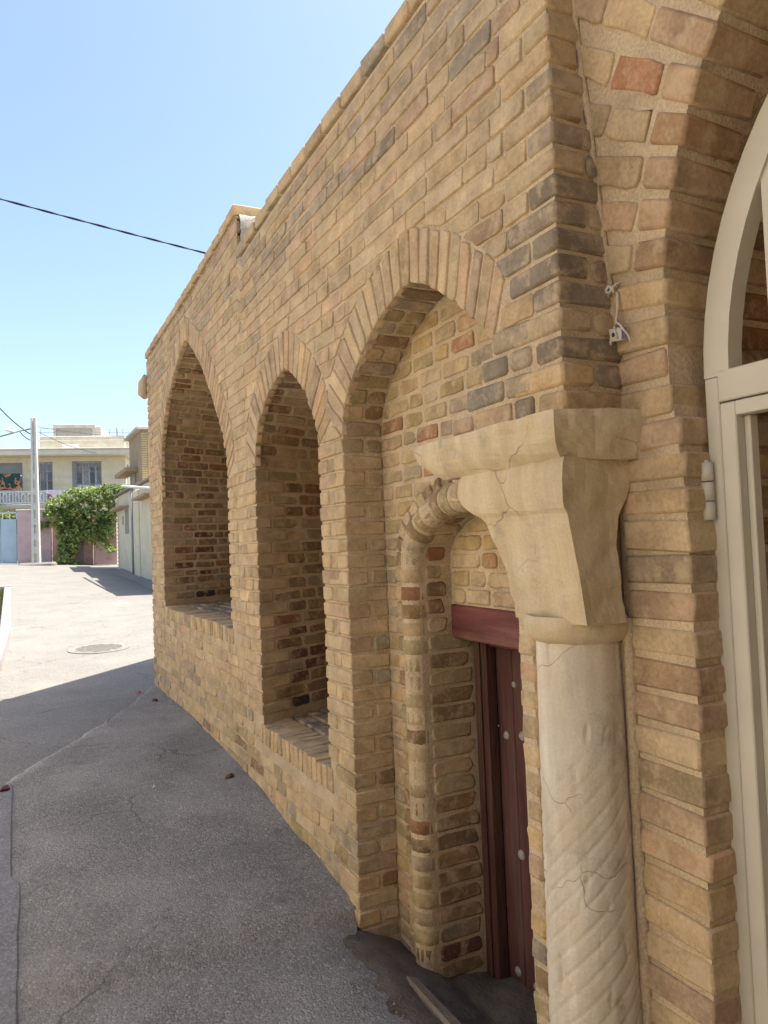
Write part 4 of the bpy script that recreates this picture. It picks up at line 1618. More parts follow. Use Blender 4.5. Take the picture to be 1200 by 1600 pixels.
MBuild().hexa([(-1.75, 20.4, gz(-1.3, 20.4) - .1), (-1.20, 20.4, gz(-1.3, 20.4) - .1), (-1.75, 20.6, gz(-1.3, 20.6) - .1), (-1.20, 20.6, gz(-1.3, 20.6) - .1),
               (-1.75, 20.4, gz(-1.3, 20.4) + .19), (-1.22, 20.4, gz(-1.3, 20.4) + .19), (-1.75, 20.6, gz(-1.3, 20.6) + .19), (-1.22, 20.6, gz(-1.3, 20.6) + .19)], 0.02).build('kerb_stone', M_kerb, kb)
M_grass = mat_leaf('grass_blades', (0.10, 0.14, 0.035), (0.20, 0.22, 0.07))
V, Fc, Cc = [], [], []
for i in range(2600):
    y = rng.uniform(10, 20.3); x = kx(y) - 0.2 - rng.random() ** 1.5 * 1.2
    zg = gz(x, y) + 0.03
    a = rng.uniform(0, 6.28); h_ = rng.uniform(0.06, 0.2); w = 0.012
    dx, dy = math.cos(a) * w, math.sin(a) * w
    b = len(V)
    V += [(x - dx, y - dy, zg), (x + dx, y + dy, zg), (x + dy * 3, y - dx * 3, zg + h_)]
    Fc.append((b, b + 1, b + 2))
    c = rng.random()
    Cc += [(c, c, c, 1)] * 3
tag(mesh_obj('grass', V, Fc, M_grass, None, None, Cc), 'sparse green grass on the verge behind the kerb', 'grass', None, 'stuff')
ground_sheet('verge', [-6, -4, -2.6, -1.6, -1.5], lin(9.8, 20.4, 14), M_dirt, 0.06)

# loose grit along the wall foot and the lip of the doorway
V, Fc = [], []
for i in range(1500):
    y = rng.uniform(1.2, 7.6)
    x = -abs(rng.gauss(0, 0.10)) - 0.015 if rng.random() < 0.75 else -rng.random() * 1.2
    if 1.6 < y < 3.0 and x > -0.14: x -= 0.12
    r = 0.0022 + 0.0045 * rng.random() ** 3
    zg = gz(x, y) + 0.014 + 0.006 * mnoise.noise(Vector((x * 2.4, y * 2.4, 0.3))) + 0.02 * max(0, 1 - abs(x) / .16) * 0.6
    b = len(V)
    for dx, dy, dz in ((1, 0, 0), (-1, 0, 0), (0, 1, 0), (0, -1, 0), (0, 0, 1)):
        V.append((x + dx * r * rng.uniform(.6, 1.3), y + dy * r * rng.uniform(.6, 1.3), zg + dz * r * rng.uniform(.6, 1.2)))
    Fc += [(b, b + 2, b + 4), (b + 2, b + 1, b + 4), (b + 1, b + 3, b + 4), (b + 3, b, b + 4)]
tag(mesh_obj('grit', V, Fc, mat_plain('grit_stone', (0.26, 0.22, 0.17), 0.95, 0.4, 60), None, None), 'loose grit scattered along the foot of the brick wall', 'gravel', None, 'stuff')

# bits of litter
def scrap(name, x, y, r, mat, label, cat, h=0.012):
    V = [(x, y, gz(x, y) + 0.02 + h)]
    n = 7
    for i in range(n):
        a = 2 * math.pi * i / n
        rr = r * rng.uniform(0.6, 1.1)
        V.append((x + rr * math.cos(a), y + rr * math.sin(a), gz(x, y) + 0.016 + rng.uniform(0, h)))
    b = len(V)
    V += [(v[0], v[1], v[2] - 0.008) for v in V[:]]
    Fc = [(0, 1 + i, 1 + (i + 1) % n) for i in range(n)] + [(b, b + 1 + (i + 1) % n, b + 1 + i) for i in range(n)] + [(1 + i, b + 1 + i, b + 1 + (i + 1) % n, 1 + (i + 1) % n) for i in range(n)]
    o = mesh_obj(name, V, Fc, mat, None, None)
    return tag(o, label, cat)
scrap('litter', -0.19, 7.5, 0.025, mat_plain('red_litter', (0.5, 0.05, 0.04), 0.6), 'tiny red scrap on the asphalt near the far wall corner', 'litter')
scrap('litter', -0.55, 4.6, 0.012, mat_plain('white_litter', (0.7, 0.68, 0.62), 0.7), 'tiny white scrap on the grey asphalt in mid street', 'litter')
M_leafd = mat_plain('dry_leaf', (0.10, 0.055, 0.03), 0.8)
scrap('fallen_leaves', -0.14, 6.95, 0.03, M_leafd, 'small heap of dry brown leaves nearest the far corner', 'leaves', 0.02)
scrap('fallen_leaves', -0.11, 4.55, 0.04, M_leafd, 'dry brown leaves at the wall foot below the second niche', 'leaves', 0.02)
scrap('rubble_stone', -1.34, 4.97, 0.035, mat_plain('dark_red_rubble', (0.10, 0.04, 0.035), 0.8), 'dark reddish lump at the left edge of the asphalt strip', 'stone', 0.03)

# ------------------------------------------------------------------ white cord with a card hanging on the portal
def hang():
    e = empty('hanging_cord', (0.18, 1.47, 1.98))
    tag(e, 'white knotted cord with a small white card hanging on the brick portal', 'cord')
    X_ = 0.165
    c1 = MBuild()
    c1.tube([(0.19, 1.46, 2.145), (X_, 1.468, 2.135), (X_ - .004, 1.475, 2.12), (X_, 1.462, 2.108), (X_, 1.466, 2.06), (X_ - .005, 1.470, 2.022)], 0.0034, 6)
    c1.tube([(X_, 1.478, 2.125), (X_ - .003, 1.50, 2.112), (X_ - .01, 1.525, 2.095), (X_ - .01, 1.54, 2.075), (X_ - .008, 1.543, 2.062)], 0.0042, 6)
    c1.tube([(X_, 1.478, 2.13), (X_ - .006, 1.497, 2.108), (X_ - .012, 1.512, 2.102)], 0.005, 6)
    c1.tube([(X_ - .003, 1.470, 2.022), (X_ - .014, 1.455, 2.028), (X_ - .012, 1.442, 2.012), (X_ - .006, 1.425, 1.985), (X_, 1.422, 1.965)], 0.0028, 6)
    c1.tube([(X_ - .006, 1.483, 1.995), (X_ - .004, 1.497, 1.972), (X_, 1.515, 1.945)], 0.0045, 6)
    c1.tube([(X_ - .012, 1.468, 2.02), (X_ - .014, 1.462, 2.0), (X_ - .013, 1.457, 1.985)], 0.003, 6)
    c1.build('string', M_white, e)
    k_ = MBuild()
    pts = []
    n = 26
    for i in range(n):
        t = 2 * math.pi * i / n
        pts.append((X_ - 0.012 + 0.05 * math.sin(t), 1.475 + 0.02 * math.cos(t) + 0.012, 2.125 + 0.012 * math.sin(3 * t)))
    for i in range(14):
        t = i / 13 * 6.28 * 2
        pts.append((X_ - 0.010 - 0.006 * math.cos(t), 1.478 + 0.013 * math.sin(t), 2.122 + 0.010 * math.cos(t * 1.5)))
    k_.tube(pts[n:], 0.004, 6)
    k_.build('knot', M_white, e)
    cd_ = MBuild()
    cd_.hexa([(X_ - .010, 1.448, 1.978), (X_ - .006, 1.446, 1.978), (X_ - .010, 1.487, 1.983), (X_ - .006, 1.487, 1.983), (X_ - .010, 1.445, 2.012), (X_ - .006, 1.443, 2.012), (X_ - .010, 1.490, 2.018), (X_ - .006, 1.490, 2.018)], 0.0008)
    cd_.hexa([(X_ - .010, 1.4475, 1.978), (X_ - .006, 1.4475, 1.978), (X_ + .000, 1.440, 1.981), (X_ + .003, 1.442, 1.981), (X_ - .010, 1.4445, 2.012), (X_ - .006, 1.4445, 2.012), (X_ + .000, 1.438, 2.012), (X_ + .003, 1.440, 2.012)], 0.0004)
    cd_.build('card', M_purple if False else M_white, e)
    MBuild().hexa([(X_ - .0105, 1.4455, 1.980), (X_ - .0098, 1.4455, 1.980), (X_ - .001, 1.4385, 1.982), (X_ + .000, 1.4385, 1.982), (X_ - .0105, 1.4425, 2.010), (X_ - .0098, 1.4425, 2.010), (X_ - .001, 1.4365, 2.011), (X_ + .000, 1.4365, 2.011)]).build('card_edge', M_purple, e)
    h_ = MBuild()
    V = [(X_ - .0112, 1.474 + .0055 * math.cos(q * .5236), 1.999 + .0065 * math.sin(q * .5236)) for q in range(12)] + [(X_ - .0103, 1.474 + .0055 * math.cos(q * .5236), 1.999 + .0065 * math.sin(q * .5236)) for q in range(12)]
    h_.add(V, [tuple(range(12))] + [(q, (q + 1) % 12, 12 + (q + 1) % 12, 12 + q) for q in range(12)])
    h_.build('hole', M_leafd, e)
hang()

# ------------------------------------------------------------------ overhead twisted cable
def catenary(a, b, sag, n=60):
    a, b = Vector(a), Vector(b)
    return [a.lerp(b, i / n) - Vector((0, 0, sag * 4 * (i / n) * (1 - i / n))) for i in range(n + 1)]
CA, CB = Vector((0.10, 5.24, 3.575)), Vector((-5.55, 5.9, 4.72))
oc = MBuild()
base = catenary(CA, CB, 0.05, 420)
for ph in (0, math.pi):
    oc.tube([p + Vector((0, math.cos(i * 0.25 + ph), math.sin(i * 0.25 + ph))) * 0.0034 for i, p in enumerate(base)], 0.0042, 6)
o = oc.build('overhead_cable', M_cable, None)
tag(o, 'dark twisted overhead cable crossing the sky to the brick coping', 'cable')

# ------------------------------------------------------------------ far side: frame (u along the house front, d towards us, z)
FA = Vector((0.966, -0.259, 0)); FN = Vector((-0.259, -0.966, 0)); FO = Vector((1.15, 37.9, 0))
def fr(p):
    return FO + FA * p[0] + FN * p[1] + Vector((0, 0, p[2]))
def fbox(mb, u0_, u1_, d0, d1, z0, z1, bev=0.0):
    return mb.box(u0_, u1_, d0, d1, z0, z1, bev, fr)
M_hwall = mat_plain('cream_plaster', (0.68, 0.60, 0.43), 0.9, 0.08, 3, 0.15, 0.2, (2.2, 0.58, 0.35, (0.34, 0.30, 0.22)))
M_trim = mat_plain('pale_trim', (0.66, 0.61, 0.48), 0.85, 0.08, 3, 0.1)
M_grey = mat_plain('grey_shutter', (0.25, 0.26, 0.25), 0.6, 0.1, 3)
M_wfr = mat_plain('grey_window_frame', (0.30, 0.31, 0.30), 0.5, 0.05, 3)
M_whitep = mat_plain('white_paint', (0.70, 0.69, 0.66), 0.6, 0.06, 4)
M_concp = mat_plain('grey_concrete', (0.55, 0.51, 0.42), 0.9, 0.15, 3, 0.2)
gk = NT('window_glass', 0.08)
gk.color((0.17, 0.19, 0.22)); gk.b.inputs['Specular IOR Level'].default_value = 0.6
M_glass = gk.m
M_curtain = mat_plain('curtained_pane', (0.58, 0.57, 0.58), 0.25, 0.25, 5, 0.0, 0.5)

hs = empty('house', fr((0, 0, 1.2)))
tag(hs, 'pale house with wide eaves, grey windows and balcony at the end of the street', 'house')
w_ = MBuild()
def wall_open(mb, u0_, u1_, z0, z1, ops, d0, d1):
    xs_ = sorted({u0_, u1_, *[o[0] for o in ops], *[o[1] for o in ops]})
    for a, b in zip(xs_[:-1], xs_[1:]):
        hit = [o for o in ops if o[0] <= a + 1e-6 and o[1] >= b - 1e-6]
        if hit:
            o = hit[0]
            fbox(mb, a, b, d0, d1, z0, o[2]); fbox(mb, a, b, d0, d1, o[3], z1)
        else:
            fbox(mb, a, b, d0, d1, z0, z1)
OPS = [(-3.7, -1.80, 3.85, 5.80), (-1.36, -0.49, 3.85, 5.81), (0.36, 1.68, 4.1, 5.83)]
wall_open(w_, -6.0, 2.77, 0.6, 6.05, OPS, -0.25, 0.0)
# angled side return, with its window
fbox(w_, 2.55, 2.77, -6.0, -0.25, 0.6, 6.05)
hw = w_.build('wall', M_hwall, hs)
g_ = MBuild()
for q in np.arange(2.7, 5.9, 0.40):
    fbox(g_, -0.48, 0.35, 0.0, 0.012, q, q + 0.012)
    fbox(g_, 1.69, 2.76, 0.0, 0.012, q, q + 0.012)
g_.build('wall_band', M_trim, hs)
e_ = MBuild(); fbox(e_, -6.3, 3.10, -6.2, 0.75, 6.06, 6.30, 0.02); fbox(e_, -6.3, 3.12, -6.2, 0.80, 6.30, 6.36, 0.01); e_.build('eaves', M_trim, hs)
s_ = MBuild(); fbox(s_, -1.10, 2.73, -5, -0.3, 6.36, 7.07, 0.02); fbox(s_, -1.12, 2.75, -5, -0.24, 6.80, 6.87, 0.01); fbox(s_, 2.73, 3.3, -5, -0.8, 6.36, 6.98, 0.02); s_.build('parapet', M_concp, hs)
p_ = MBuild(); fbox(p_, -0.60, 1.55, -4.5, -1.0, 7.07, 7.64, 0.02); fbox(p_, -0.62, 1.30, -1.0, -0.9, 7.56, 7.72, 0.01); fbox(p_, -0.62, -0.50, -1.0, -0.9, 7.07, 7.56); p_.build('stair_head', M_concp, hs)
p_ = MBuild(); fbox(p_, -0.46, 1.12, -1.0, -0.96, 7.14, 7.52); p_.build('stair_panel', mat_plain('dun_panel', (0.36, 0.33, 0.27), 0.8), hs)
r_ = MBuild()
for zz in (7.28, 7.46):
    r_.tube([fr((-1.1, -0.5, zz)), fr((3.6, -0.5, zz - .05))], 0.012, 5)
for q in np.arange(-1.1, 3.6, 0.62):
    r_.tube([fr((q, -0.5, 7.0)), fr((q, -0.5, 7.45))], 0.012, 5)
r_.tube([fr((2.35, -0.5, 7.0)), fr((2.35, -0.5, 7.62))], 0.03, 6)
r_.build('roof_railing', M_wfr, hs)
sg = MBuild(); fbox(sg, 0.06, 0.70, 0.2, 0.5, 6.37, 6.56, 0.01); sg.build('roof_unit', M_whitep, hs)
# windows
def window(u0_, u1_, z0, z1, cols, rws, trans, curtain=True):
    fo = MBuild()
    t = 0.05
    fbox(fo, u0_, u0_ + t, -0.16, -0.08, z0, z1); fbox(fo, u1_ - t, u1_, -0.16, -0.08, z0, z1)
    fbox(fo, u0_ + t, u1_ - t, -0.16, -0.08, z1 - t, z1); fbox(fo, u0_ + t, u1_ - t, -0.16, -0.08, z0, z0 + t)
    for i in range(1, cols):
        x = u0_ + (u1_ - u0_) * i / cols
        fbox(fo, x - 0.02, x + 0.02, -0.155, -0.085, z0 + t, z1 - t)
    zz = [z0 + t, *trans, z1 - t]
    for q in trans:
        fbox(fo, u0_ + t, u1_ - t, -0.15, -0.09, q - 0.018, q + 0.018)
    f_ = fo.build('window', M_wfr, hs)
    for i in range(cols):
        for a, b in zip(zz[:-1], zz[1:]):
            x0, x1 = u0_ + (u1_ - u0_) * i / cols, u0_ + (u1_ - u0_) * (i + 1) / cols
            pn = MBuild(); fbox(pn, x0 + 0.03, x1 - 0.03, -0.135, -0.125, a + 0.03, b - 0.03)
            pn.build('pane', M_curtain if rng.random() < 0.6 else M_glass, f_)
window(-1.36, -0.49, 3.85, 5.81, 3, 4, (5.37, 4.95, 4.5))
window(0.52, 1.68, 4.1, 5.83, 4, 4, (5.58, 5.33, 4.75))
sh_ = MBuild(); fbox(sh_, 0.36, 0.52, -0.16, -0.02, 4.1, 5.83); sh_.build('shutter', M_grey, hs)
sh_ = MBuild(); fbox(sh_, -3.7, -1.80, -0.18, -0.06, 5.28, 5.80); sh_.build('shutter', M_grey, hs)
window(-3.7, -1.80, 3.85, 5.27, 4, 2, (4.6,))
sw = MBuild(); fbox(sw, 2.771, 2.80, -1.3, -0.5, 4.6, 5.7); sw.build('side_window', M_grey, hs)
# balcony
bs = MBuild(); fbox(bs, -6.0, 0.25, 0.0, 1.0, 3.60, 3.79, 0.01); bs.build('balcony_slab', M_concp, hs)
br = MBuild()
fbox(br, -6.0, 0.2, 0.90, 0.96, 4.34, 4.40); fbox(br, -6.0, 0.2, 0.905, 0.955, 3.84, 3.88)
q = -5.9
i = 0
while q < 0.18:
    fbox(br, q - 0.018, q + 0.018, 0.91, 0.95, 3.88, 4.34)
    if i % 2 == 0:
        for sgn in (1, -1):
            a, b = (q + 0.02, q + 0.24)
            z0, z1 = (4.11, 4.33) if sgn > 0 else (4.11, 3.89)
            br.tube([fr((a, 0.93, z0)), fr((b, 0.93, z1))], 0.016, 4)
    q += 0.13
    i += 1
br.build('balcony_railing', M_whitep, hs)

# rug and cloth hung over the railing
def drape(name, u0_, u1_, ztop, zbot, d, mat, label, cat, curve=0.0, cols=None):
    V, Fc = [], []
    nu, nv_ = 16, 12
    for j in range(nv_ + 1):
        for i in range(nu + 1):
            a = i / nu; b = j / nv_
            u = u0_ + (u1_ - u0_) * a
            zb2 = zbot + curve * abs(a - 0.5) * 2
            z_ = ztop + (zb2 - ztop) * b
            V.append(fr((u, d + 0.02 * math.sin(a * 17) * b, z_)))
    n = len(V)
    V += [v - FN * 0.012 for v in V]
    for j in range(nv_):
        for i in range(nu):
            k_ = j * (nu + 1) + i
            Fc.append((k_, k_ + nu + 1, k_ + nu + 2, k_ + 1))
            Fc.append((n + k_, n + k_ + 1, n + k_ + nu + 2, n + k_ + nu + 1))
    o = mesh_obj(name, V, Fc, mat, None, True)
    return tag(o, label, cat)
rk = NT('patterned_rug', 0.9)
vo = rk.n('ShaderNodeTexVoronoi'); vo.inputs['Scale'].default_value = 3.2
rk.l(rk.co, vo.inputs['Vector'])
c_ = rk.ramp(rk.noise(3.4, 3), [(0.40, (0.02, 0.07, 0.05)), (0.485, (0.04, 0.05, 0.10)), (0.50, (0.50, 0.20, 0.07)), (0.565, (0.45, 0.22, 0.10)), (0.58, (0.02, 0.07, 0.05))])
rk.color(c_)
drape('rug', -2.95, -1.66, 5.20, 4.45, 0.98, rk.m, 'dark rug with orange swirls hung over the balcony at left', 'rug')
ck = NT('magenta_cloth', 0.9)
ck.color(ck.ramp(ck.noise(1.6, 1), [(0.48, (0.70, 0.66, 0.66)), (0.54, (0.45, 0.05, 0.18))]))
drape('cloth', -0.60, 0.10, 4.42, 3.86, 0.99, ck.m, 'white and magenta cloth draped over the balcony railing end', 'cloth', 0.45)

# garden wall, gate
M_pink = mat_plain('pink_plaster', (0.58, 0.42, 0.40), 0.9, 0.1, 2.5, 0.25, 0.2, (1.8, 0.52, 0.5, (0.33, 0.22, 0.22)))
pw = empty('garden_wall', fr((0.5, 3.5, 1.1)))
tag(pw, 'pink plastered garden wall behind the pole and the climbing plant', 'wall')
a_ = MBuild(); fbox(a_, -1.18, 0.15, 3.25, 3.5, 0.4, 3.36, 0.015); a_.build('wall_panel', M_pink, pw)
a_ = MBuild(); fbox(a_, 0.15, 2.75, 3.0, 3.25, 0.4, 3.30, 0.015); a_.build('wall_panel', M_pink, pw)
a_ = MBuild(); fbox(a_, -1.22, 0.18, 3.22, 3.53, 3.36, 3.42, 0.01); a_.build('coping', M_trim, pw)
pl_ = MBuild(); fbox(pl_, 1.40, 1.80, 3.2, 3.5, 0.4, 3.3, 0.01)
pil = pl_.build('pillar', mat_plain('pinkish_mortar', (0.42, 0.32, 0.28), 0.9, 0.2, 8, 0.3), pw)
M_pbrick = mat_plain('pinkish_brick', (0.36, 0.20, 0.16), 0.9, 0.3, 9, 0.4)
zz = 0.86
i = 0
pbm = None
while zz < 2.7:
    for (a, b) in (((1.41, 1.59), (1.61, 1.79)) if i % 2 else ((1.41, 1.50), (1.52, 1.70), (1.72, 1.79))):
        q = MBuild(); fbox(q, a, b, 3.5, 3.512, zz, zz + 0.06, 0.003); q.build('brick', M_pbrick, pil)
    zz += 0.075
    i += 1
gt = empty('metal_gate', fr((-2.3, 3.4, 1.3)))
tag(gt, 'pale blue sheet metal gate left of the utility pole', 'gate')
M_blue = mat_plain('pale_blue_paint', (0.40, 0.50, 0.56), 0.5, 0.1, 2, 0.1)
for a, b in ((-3.4, -2.62), (-2.60, -1.86), (-1.84, -1.23)):
    q = MBuild(); fbox(q, a, b, 3.36, 3.40, 1.15, 3.03, 0.008); q.build('gate_panel', M_blue, gt)
q = MBuild()
fbox(q, -3.4, -1.22, 3.35, 3.41, 3.27, 3.31)
for x in np.arange(-3.4, -1.2, 0.27): fbox(q, x, x + 0.035, 3.36, 3.40, 3.03, 3.27)
q.build('gate_rail', M_whitep, gt)

# utility pole with lamp
up = empty('utility_pole', fr((-0.2, 4.5, 1.05)))
tag(up, 'white tapered concrete utility pole with step recesses in front of the pink wall', 'utility pole')
M_pole = mat_plain('pale_pole', (0.60, 0.57, 0.50), 0.85, 0.08, 4, 0.2)
PU = -0.22
def polew(z_): return 0.16 - 0.055 * (z_ - 1.05) / 6.1
# H-shaped post: core with two flanges and rungs between them
V = []
q = MBuild()
def phex(u_a, u_b, d_a, d_b, ka=1.0):
    w0, w1 = polew(0.6), polew(7.13)
    q.hexa([fr((PU + u_a * w0, 4.5 + d_a * w0, 0.6)), fr((PU + u_b * w0, 4.5 + d_a * w0, 0.6)), fr((PU + u_a * w0, 4.5 + d_b * w0, 0.6)), fr((PU + u_b * w0, 4.5 + d_b * w0, 0.6)),
            fr((PU + u_a * w1, 4.5 + d_a * w1, 7.13)), fr((PU + u_b * w1, 4.5 + d_a * w1, 7.13)), fr((PU + u_a * w1, 4.5 + d_b * w1, 7.13)), fr((PU + u_b * w1, 4.5 + d_b * w1, 7.13))], 0.012)
phex(-1, -0.30, -0.8, 0.8)
phex(0.30, 1, -0.8, 0.8)
phex(-0.295, 0.295, -0.6, 0.35)
q.build('post', M_pole, up)
q = MBuild()
for z_ in (4.85, 4.24, 3.62, 3.0, 2.4, 1.85):
    w = polew(z_)
    fbox(q, PU - 0.29 * w, PU + 0.29 * w, 4.5 + 0.36 * w, 4.5 + 0.7 * w, z_ - 0.30, z_ - 0.02)
q.build('rung', M_pole, up)
q = MBuild()
q.tube([fr((PU - 0.1, 4.5, 6.67)), fr((-0.75, 4.5, 6.58)), fr((-1.0, 4.5, 6.50)), fr((-1.6, 4.5, 6.33))], 0.03, 6)
arm = q.build('lamp_arm', M_wfr, up)
q = MBuild()
V, Fc = [], []
for i in range(9):
    t = i / 8
    w = 0.085 * math.sin(math.pi * (0.12 + 0.80 * t)) + 0.02
    for k_ in range(10):
        a = 2 * math.pi * k_ / 10
        V.append(fr((-0.92 - 0.45 * t, 4.5 + w * math.cos(a), 6.53 + 0.13 * t + w * 0.6 * math.sin(a))))
for i in range(8):
    for k_ in range(10):
        Fc.append((i * 10 + k_, i * 10 + (k_ + 1) % 10, i * 10 + 10 + (k_ + 1) % 10, i * 10 + 10 + k_))
Fc += [tuple(range(10)), tuple(80 + k_ for k_ in reversed(range(10)))]
mesh_obj('lamp_head', V, Fc, M_whitep, arm, True)
q = MBuild(); fbox(q, PU - 0.6, PU + 0.75, 4.2, 4.95, 0.9, 1.18, 0.08); q.build('footing', M_conc, up)

def wire(name, pts, r, label, mat=M_cable):
    q = MBuild(); q.tube(pts, r, 6)
    return tag(q.build(name, mat, None), label, 'wire')
wire('wire', catenary(fr((-0.36, 4.5, 6.45)), fr((-2.6, 5.5, 9.4)), 0.35, 30), 0.022, 'thick dark wire sagging steeply to the pole from upper left')
wire('wire', catenary(fr((-0.36, 4.5, 6.2)), fr((-0.72, 4.6, 6.52)), 0.05, 12), 0.018, 'short drooping wire loop beside the pole below the lamp')
wire('wire', catenary(fr((-0.06, 4.5, 6.55)), fr((1.6, 0.8, 6.1)), 0.12, 20), 0.010, 'thin wire running from the pole to the house eaves')
wire('wire', catenary(fr((-0.06, 4.5, 6.75)), fr((3.5, -0.3, 7.05)), 0.12, 20), 0.008, 'thin wire from the pole top towards the roof railing')

# ------------------------------------------------------------------ foliage
def leaf_cloud(name, sampler, n, size, mat, parent):
    V, Fc, Cc = [], [], []
    for _ in range(n):
        s = sampler()
        if s is None: continue
        p, shade = s
        nrm = Vector((rng.gauss(0, 1), rng.gauss(-0.6, 1), rng.gauss(0.6, 1))).normalized()
        a = nrm.orthogonal().normalized()
        a = Matrix.Rotation(rng.uniform(0, 6.28), 3, nrm) @ a
        b = nrm.cross(a)
        L = size * rng.uniform(0.6, 1.3); W = L * 0.42
        i = len(V)
        V += [p - a * L * .5, p + b * W + nrm * L * .06, p + a * L * .5 - nrm * L * .1, p - b * W + nrm * L * .06]
        Fc.append((i, i + 1, i + 2, i + 3))
        c = min(1, max(0, shade + rng.gauss(0, 0.18)))
        Cc += [(c, c, c, 1)] * 4
    return mesh_obj(name, V, Fc, mat, parent, None, Cc)

M_ivy = mat_leaf('climber_leaves', (0.11, 0.21, 0.045), (0.52, 0.56, 0.22))
M_bush = mat_leaf('bush_leaves', (0.09, 0.16, 0.04), (0.32, 0.38, 0.12))
M_stem = mat_plain('brown_stem', (0.09, 0.065, 0.045), 0.9, 0.2, 10)
iv = empty('climbing_plant', fr((0.7, 3.7, 0.95)))
tag(iv, 'large green climbing plant spilling over the pink wall at the lane corner', 'plant')
lobes = []
def add_lobe(u, d, z_, ru, rd, rz, w=1.0): lobes.append((u, d, z_, ru, rd, rz, w))
for (u, z_, ru, rz) in ((0.55, 3.55, 0.55, 0.45), (1.2, 3.85, 0.6, 0.42), (1.9, 3.9, 0.6, 0.42), (2.6, 4.05, 0.6, 0.36), (3.15, 4.15, 0.45, 0.24), (0.6, 2.9, 0.5, 0.5), (1.25, 3.1, 0.6, 0.55),
                        (2.0, 3.1, 0.6, 0.6), (2.5, 3.2, 0.45, 0.6), (0.75, 2.3, 0.4, 0.5), (1.2, 2.35, 0.4, 0.45), (1.9, 2.3, 0.5, 0.45), (2.4, 2.4, 0.35, 0.45), (0.75, 1.7, 0.33, 0.5), (0.7, 1.25, 0.42, 0.3), (0.95, 1.05, 0.4, 0.2), (1.1, 1.75, 0.25, 0.3),
                        (0.15, 3.1, 0.25, 0.3), (-0.1, 2.75, 0.2, 0.2), (-0.3, 2.6, 0.14, 0.1), (2.2, 1.8, 0.3, 0.25), (2.55, 1.65, 0.2, 0.2), (0.35, 3.2, 0.3, 0.3)):
    add_lobe(u, 3.75, z_, ru, 0.38, rz, ru * rz)
tot = sum(l[6] for l in lobes)
def ivy_s():
    r = rng.random() * tot
    for l in lobes:
        r -= l[6]
        if r <= 0: break
    while True:
        v = Vector((rng.uniform(-1, 1), rng.uniform(-1, 1), rng.uniform(-1, 1)))
        if 0.25 < v.length < 1: break
    v = v * (1 + 0.22 * mnoise.noise(v * 2.3 + Vector((l[0] * 3, 0, l[2] * 3))))
    p = (l[0] + v.x * l[3], l[1] + v.y * l[4], l[2] + v.z * l[5])
    if mnoise.noise(Vector((p[0] * 3.2, p[1] * 3.2, p[2] * 3.2))) < -0.22: return None
    return fr(p), 0.45 + 0.35 * mnoise.noise(Vector((p[0] * 2, p[1] * 2, p[2] * 2 + 5)))
leaf_cloud('foliage', ivy_s, 9500, 0.135, M_ivy, iv)
q = MBuild()
for i in range(9):
    u = rng.uniform(0.6, 1.25)
    pts = [fr((0.8 + rng.uniform(-.1, .1), 3.72, 0.8))]
    for j in range(1, 7):
        pts.append(fr((0.8 + (u - 0.8) * j / 6 + rng.uniform(-.12, .12), 3.7 + rng.uniform(-.1, .15), 0.8 + 2.6 * j / 6)))
    q.tube(pts, [0.035 - 0.004 * j for j in range(7)], 5)
q.build('stem', M_stem, iv)
bu = empty('garden_bush', fr((-2.6, 2.2, 1.6)))
tag(bu, 'light green bush rising behind the blue gate', 'bush')
def bush_s():
    while True:
        v = Vector((rng.uniform(-1, 1), rng.uniform(-1, 1), rng.uniform(-1, 1)))
        if 0.3 < v.length < 1: break
    c = rng.choice([(-3.2, 2.3, 3.2, .8, .6, .9), (-2.3, 2.3, 3.0, .7, .5, .75), (-1.75, 2.4, 2.9, .5, .4, .5), (-2.9, 2.2, 3.7, .6, .5, .55)])
    p = (c[0] + v.x * c[3], c[1] + v.y * c[4], c[2] + v.z * c[5])
    if mnoise.noise(Vector(p) * 3) < -0.25: return None
    return fr(p), 0.6 + 0.4 * mnoise.noise(Vector(p) * 1.7)
leaf_cloud('foliage', bush_s, 3500, 0.13, M_bush, bu)
q = MBuild()
for i in range(5):
    x = -2.6 + rng.uniform(-.2, .2)
    q.tube([fr((x, 2.2, 1.0)), fr((x + rng.uniform(-.3, .3), 2.2, 2.2)), fr((x + rng.uniform(-.9, .9), 2.3, 3.2))], [0.05, 0.035, 0.015], 5)
q.build('stem', M_stem, bu)

# ------------------------------------------------------------------ cream wall houses on the right of the lane
M_cwall = mat_plain('cream_peeling_plaster', (0.66, 0.58, 0.41), 0.92, 0.1, 3, 0.3, 0.2, (2.6, 0.58, 0.6, (0.30, 0.28, 0.24)))
M_brk2 = mat_plain('tan_render', (0.38, 0.28, 0.17), 0.9, 0.12, 3, 0.2)
M_yel = mat_plain('sunlit_yellow', (0.52, 0.41, 0.22), 0.9, 0.1, 6, 0.3)  # sunlight on the upper house's front, put into a lighter yellow colour
cw = empty('lane_house', (2.6, 26, 0.6))
tag(cw, 'low cream plastered house wall with small hoods along the right of the lane', 'house')
q = MBuild()
q.hexa([(2.45, 25.3, 0.2), (5.5, 25.3, 0.2), (2.45, 29.3, 0.2), (5.5, 29.3, 0.2), (2.45, 25.3, 3.55), (5.5, 25.3, 3.55), (2.45, 29.3, 3.55), (5.5, 29.3, 3.55)], 0.02)
q.build('wall', M_cwall, cw)
q = MBuild(); q.box(2.38, 2.6, 24.2, 25.3, 0.2, 3.42, 0.02); q.build('pilaster', M_cwall, cw)
q = MBuild(); q.box(2.42, 5.5, 18.5, 24.2, 0.1, 3.5, 0.02); q.build('wall', M_cwall, cw)
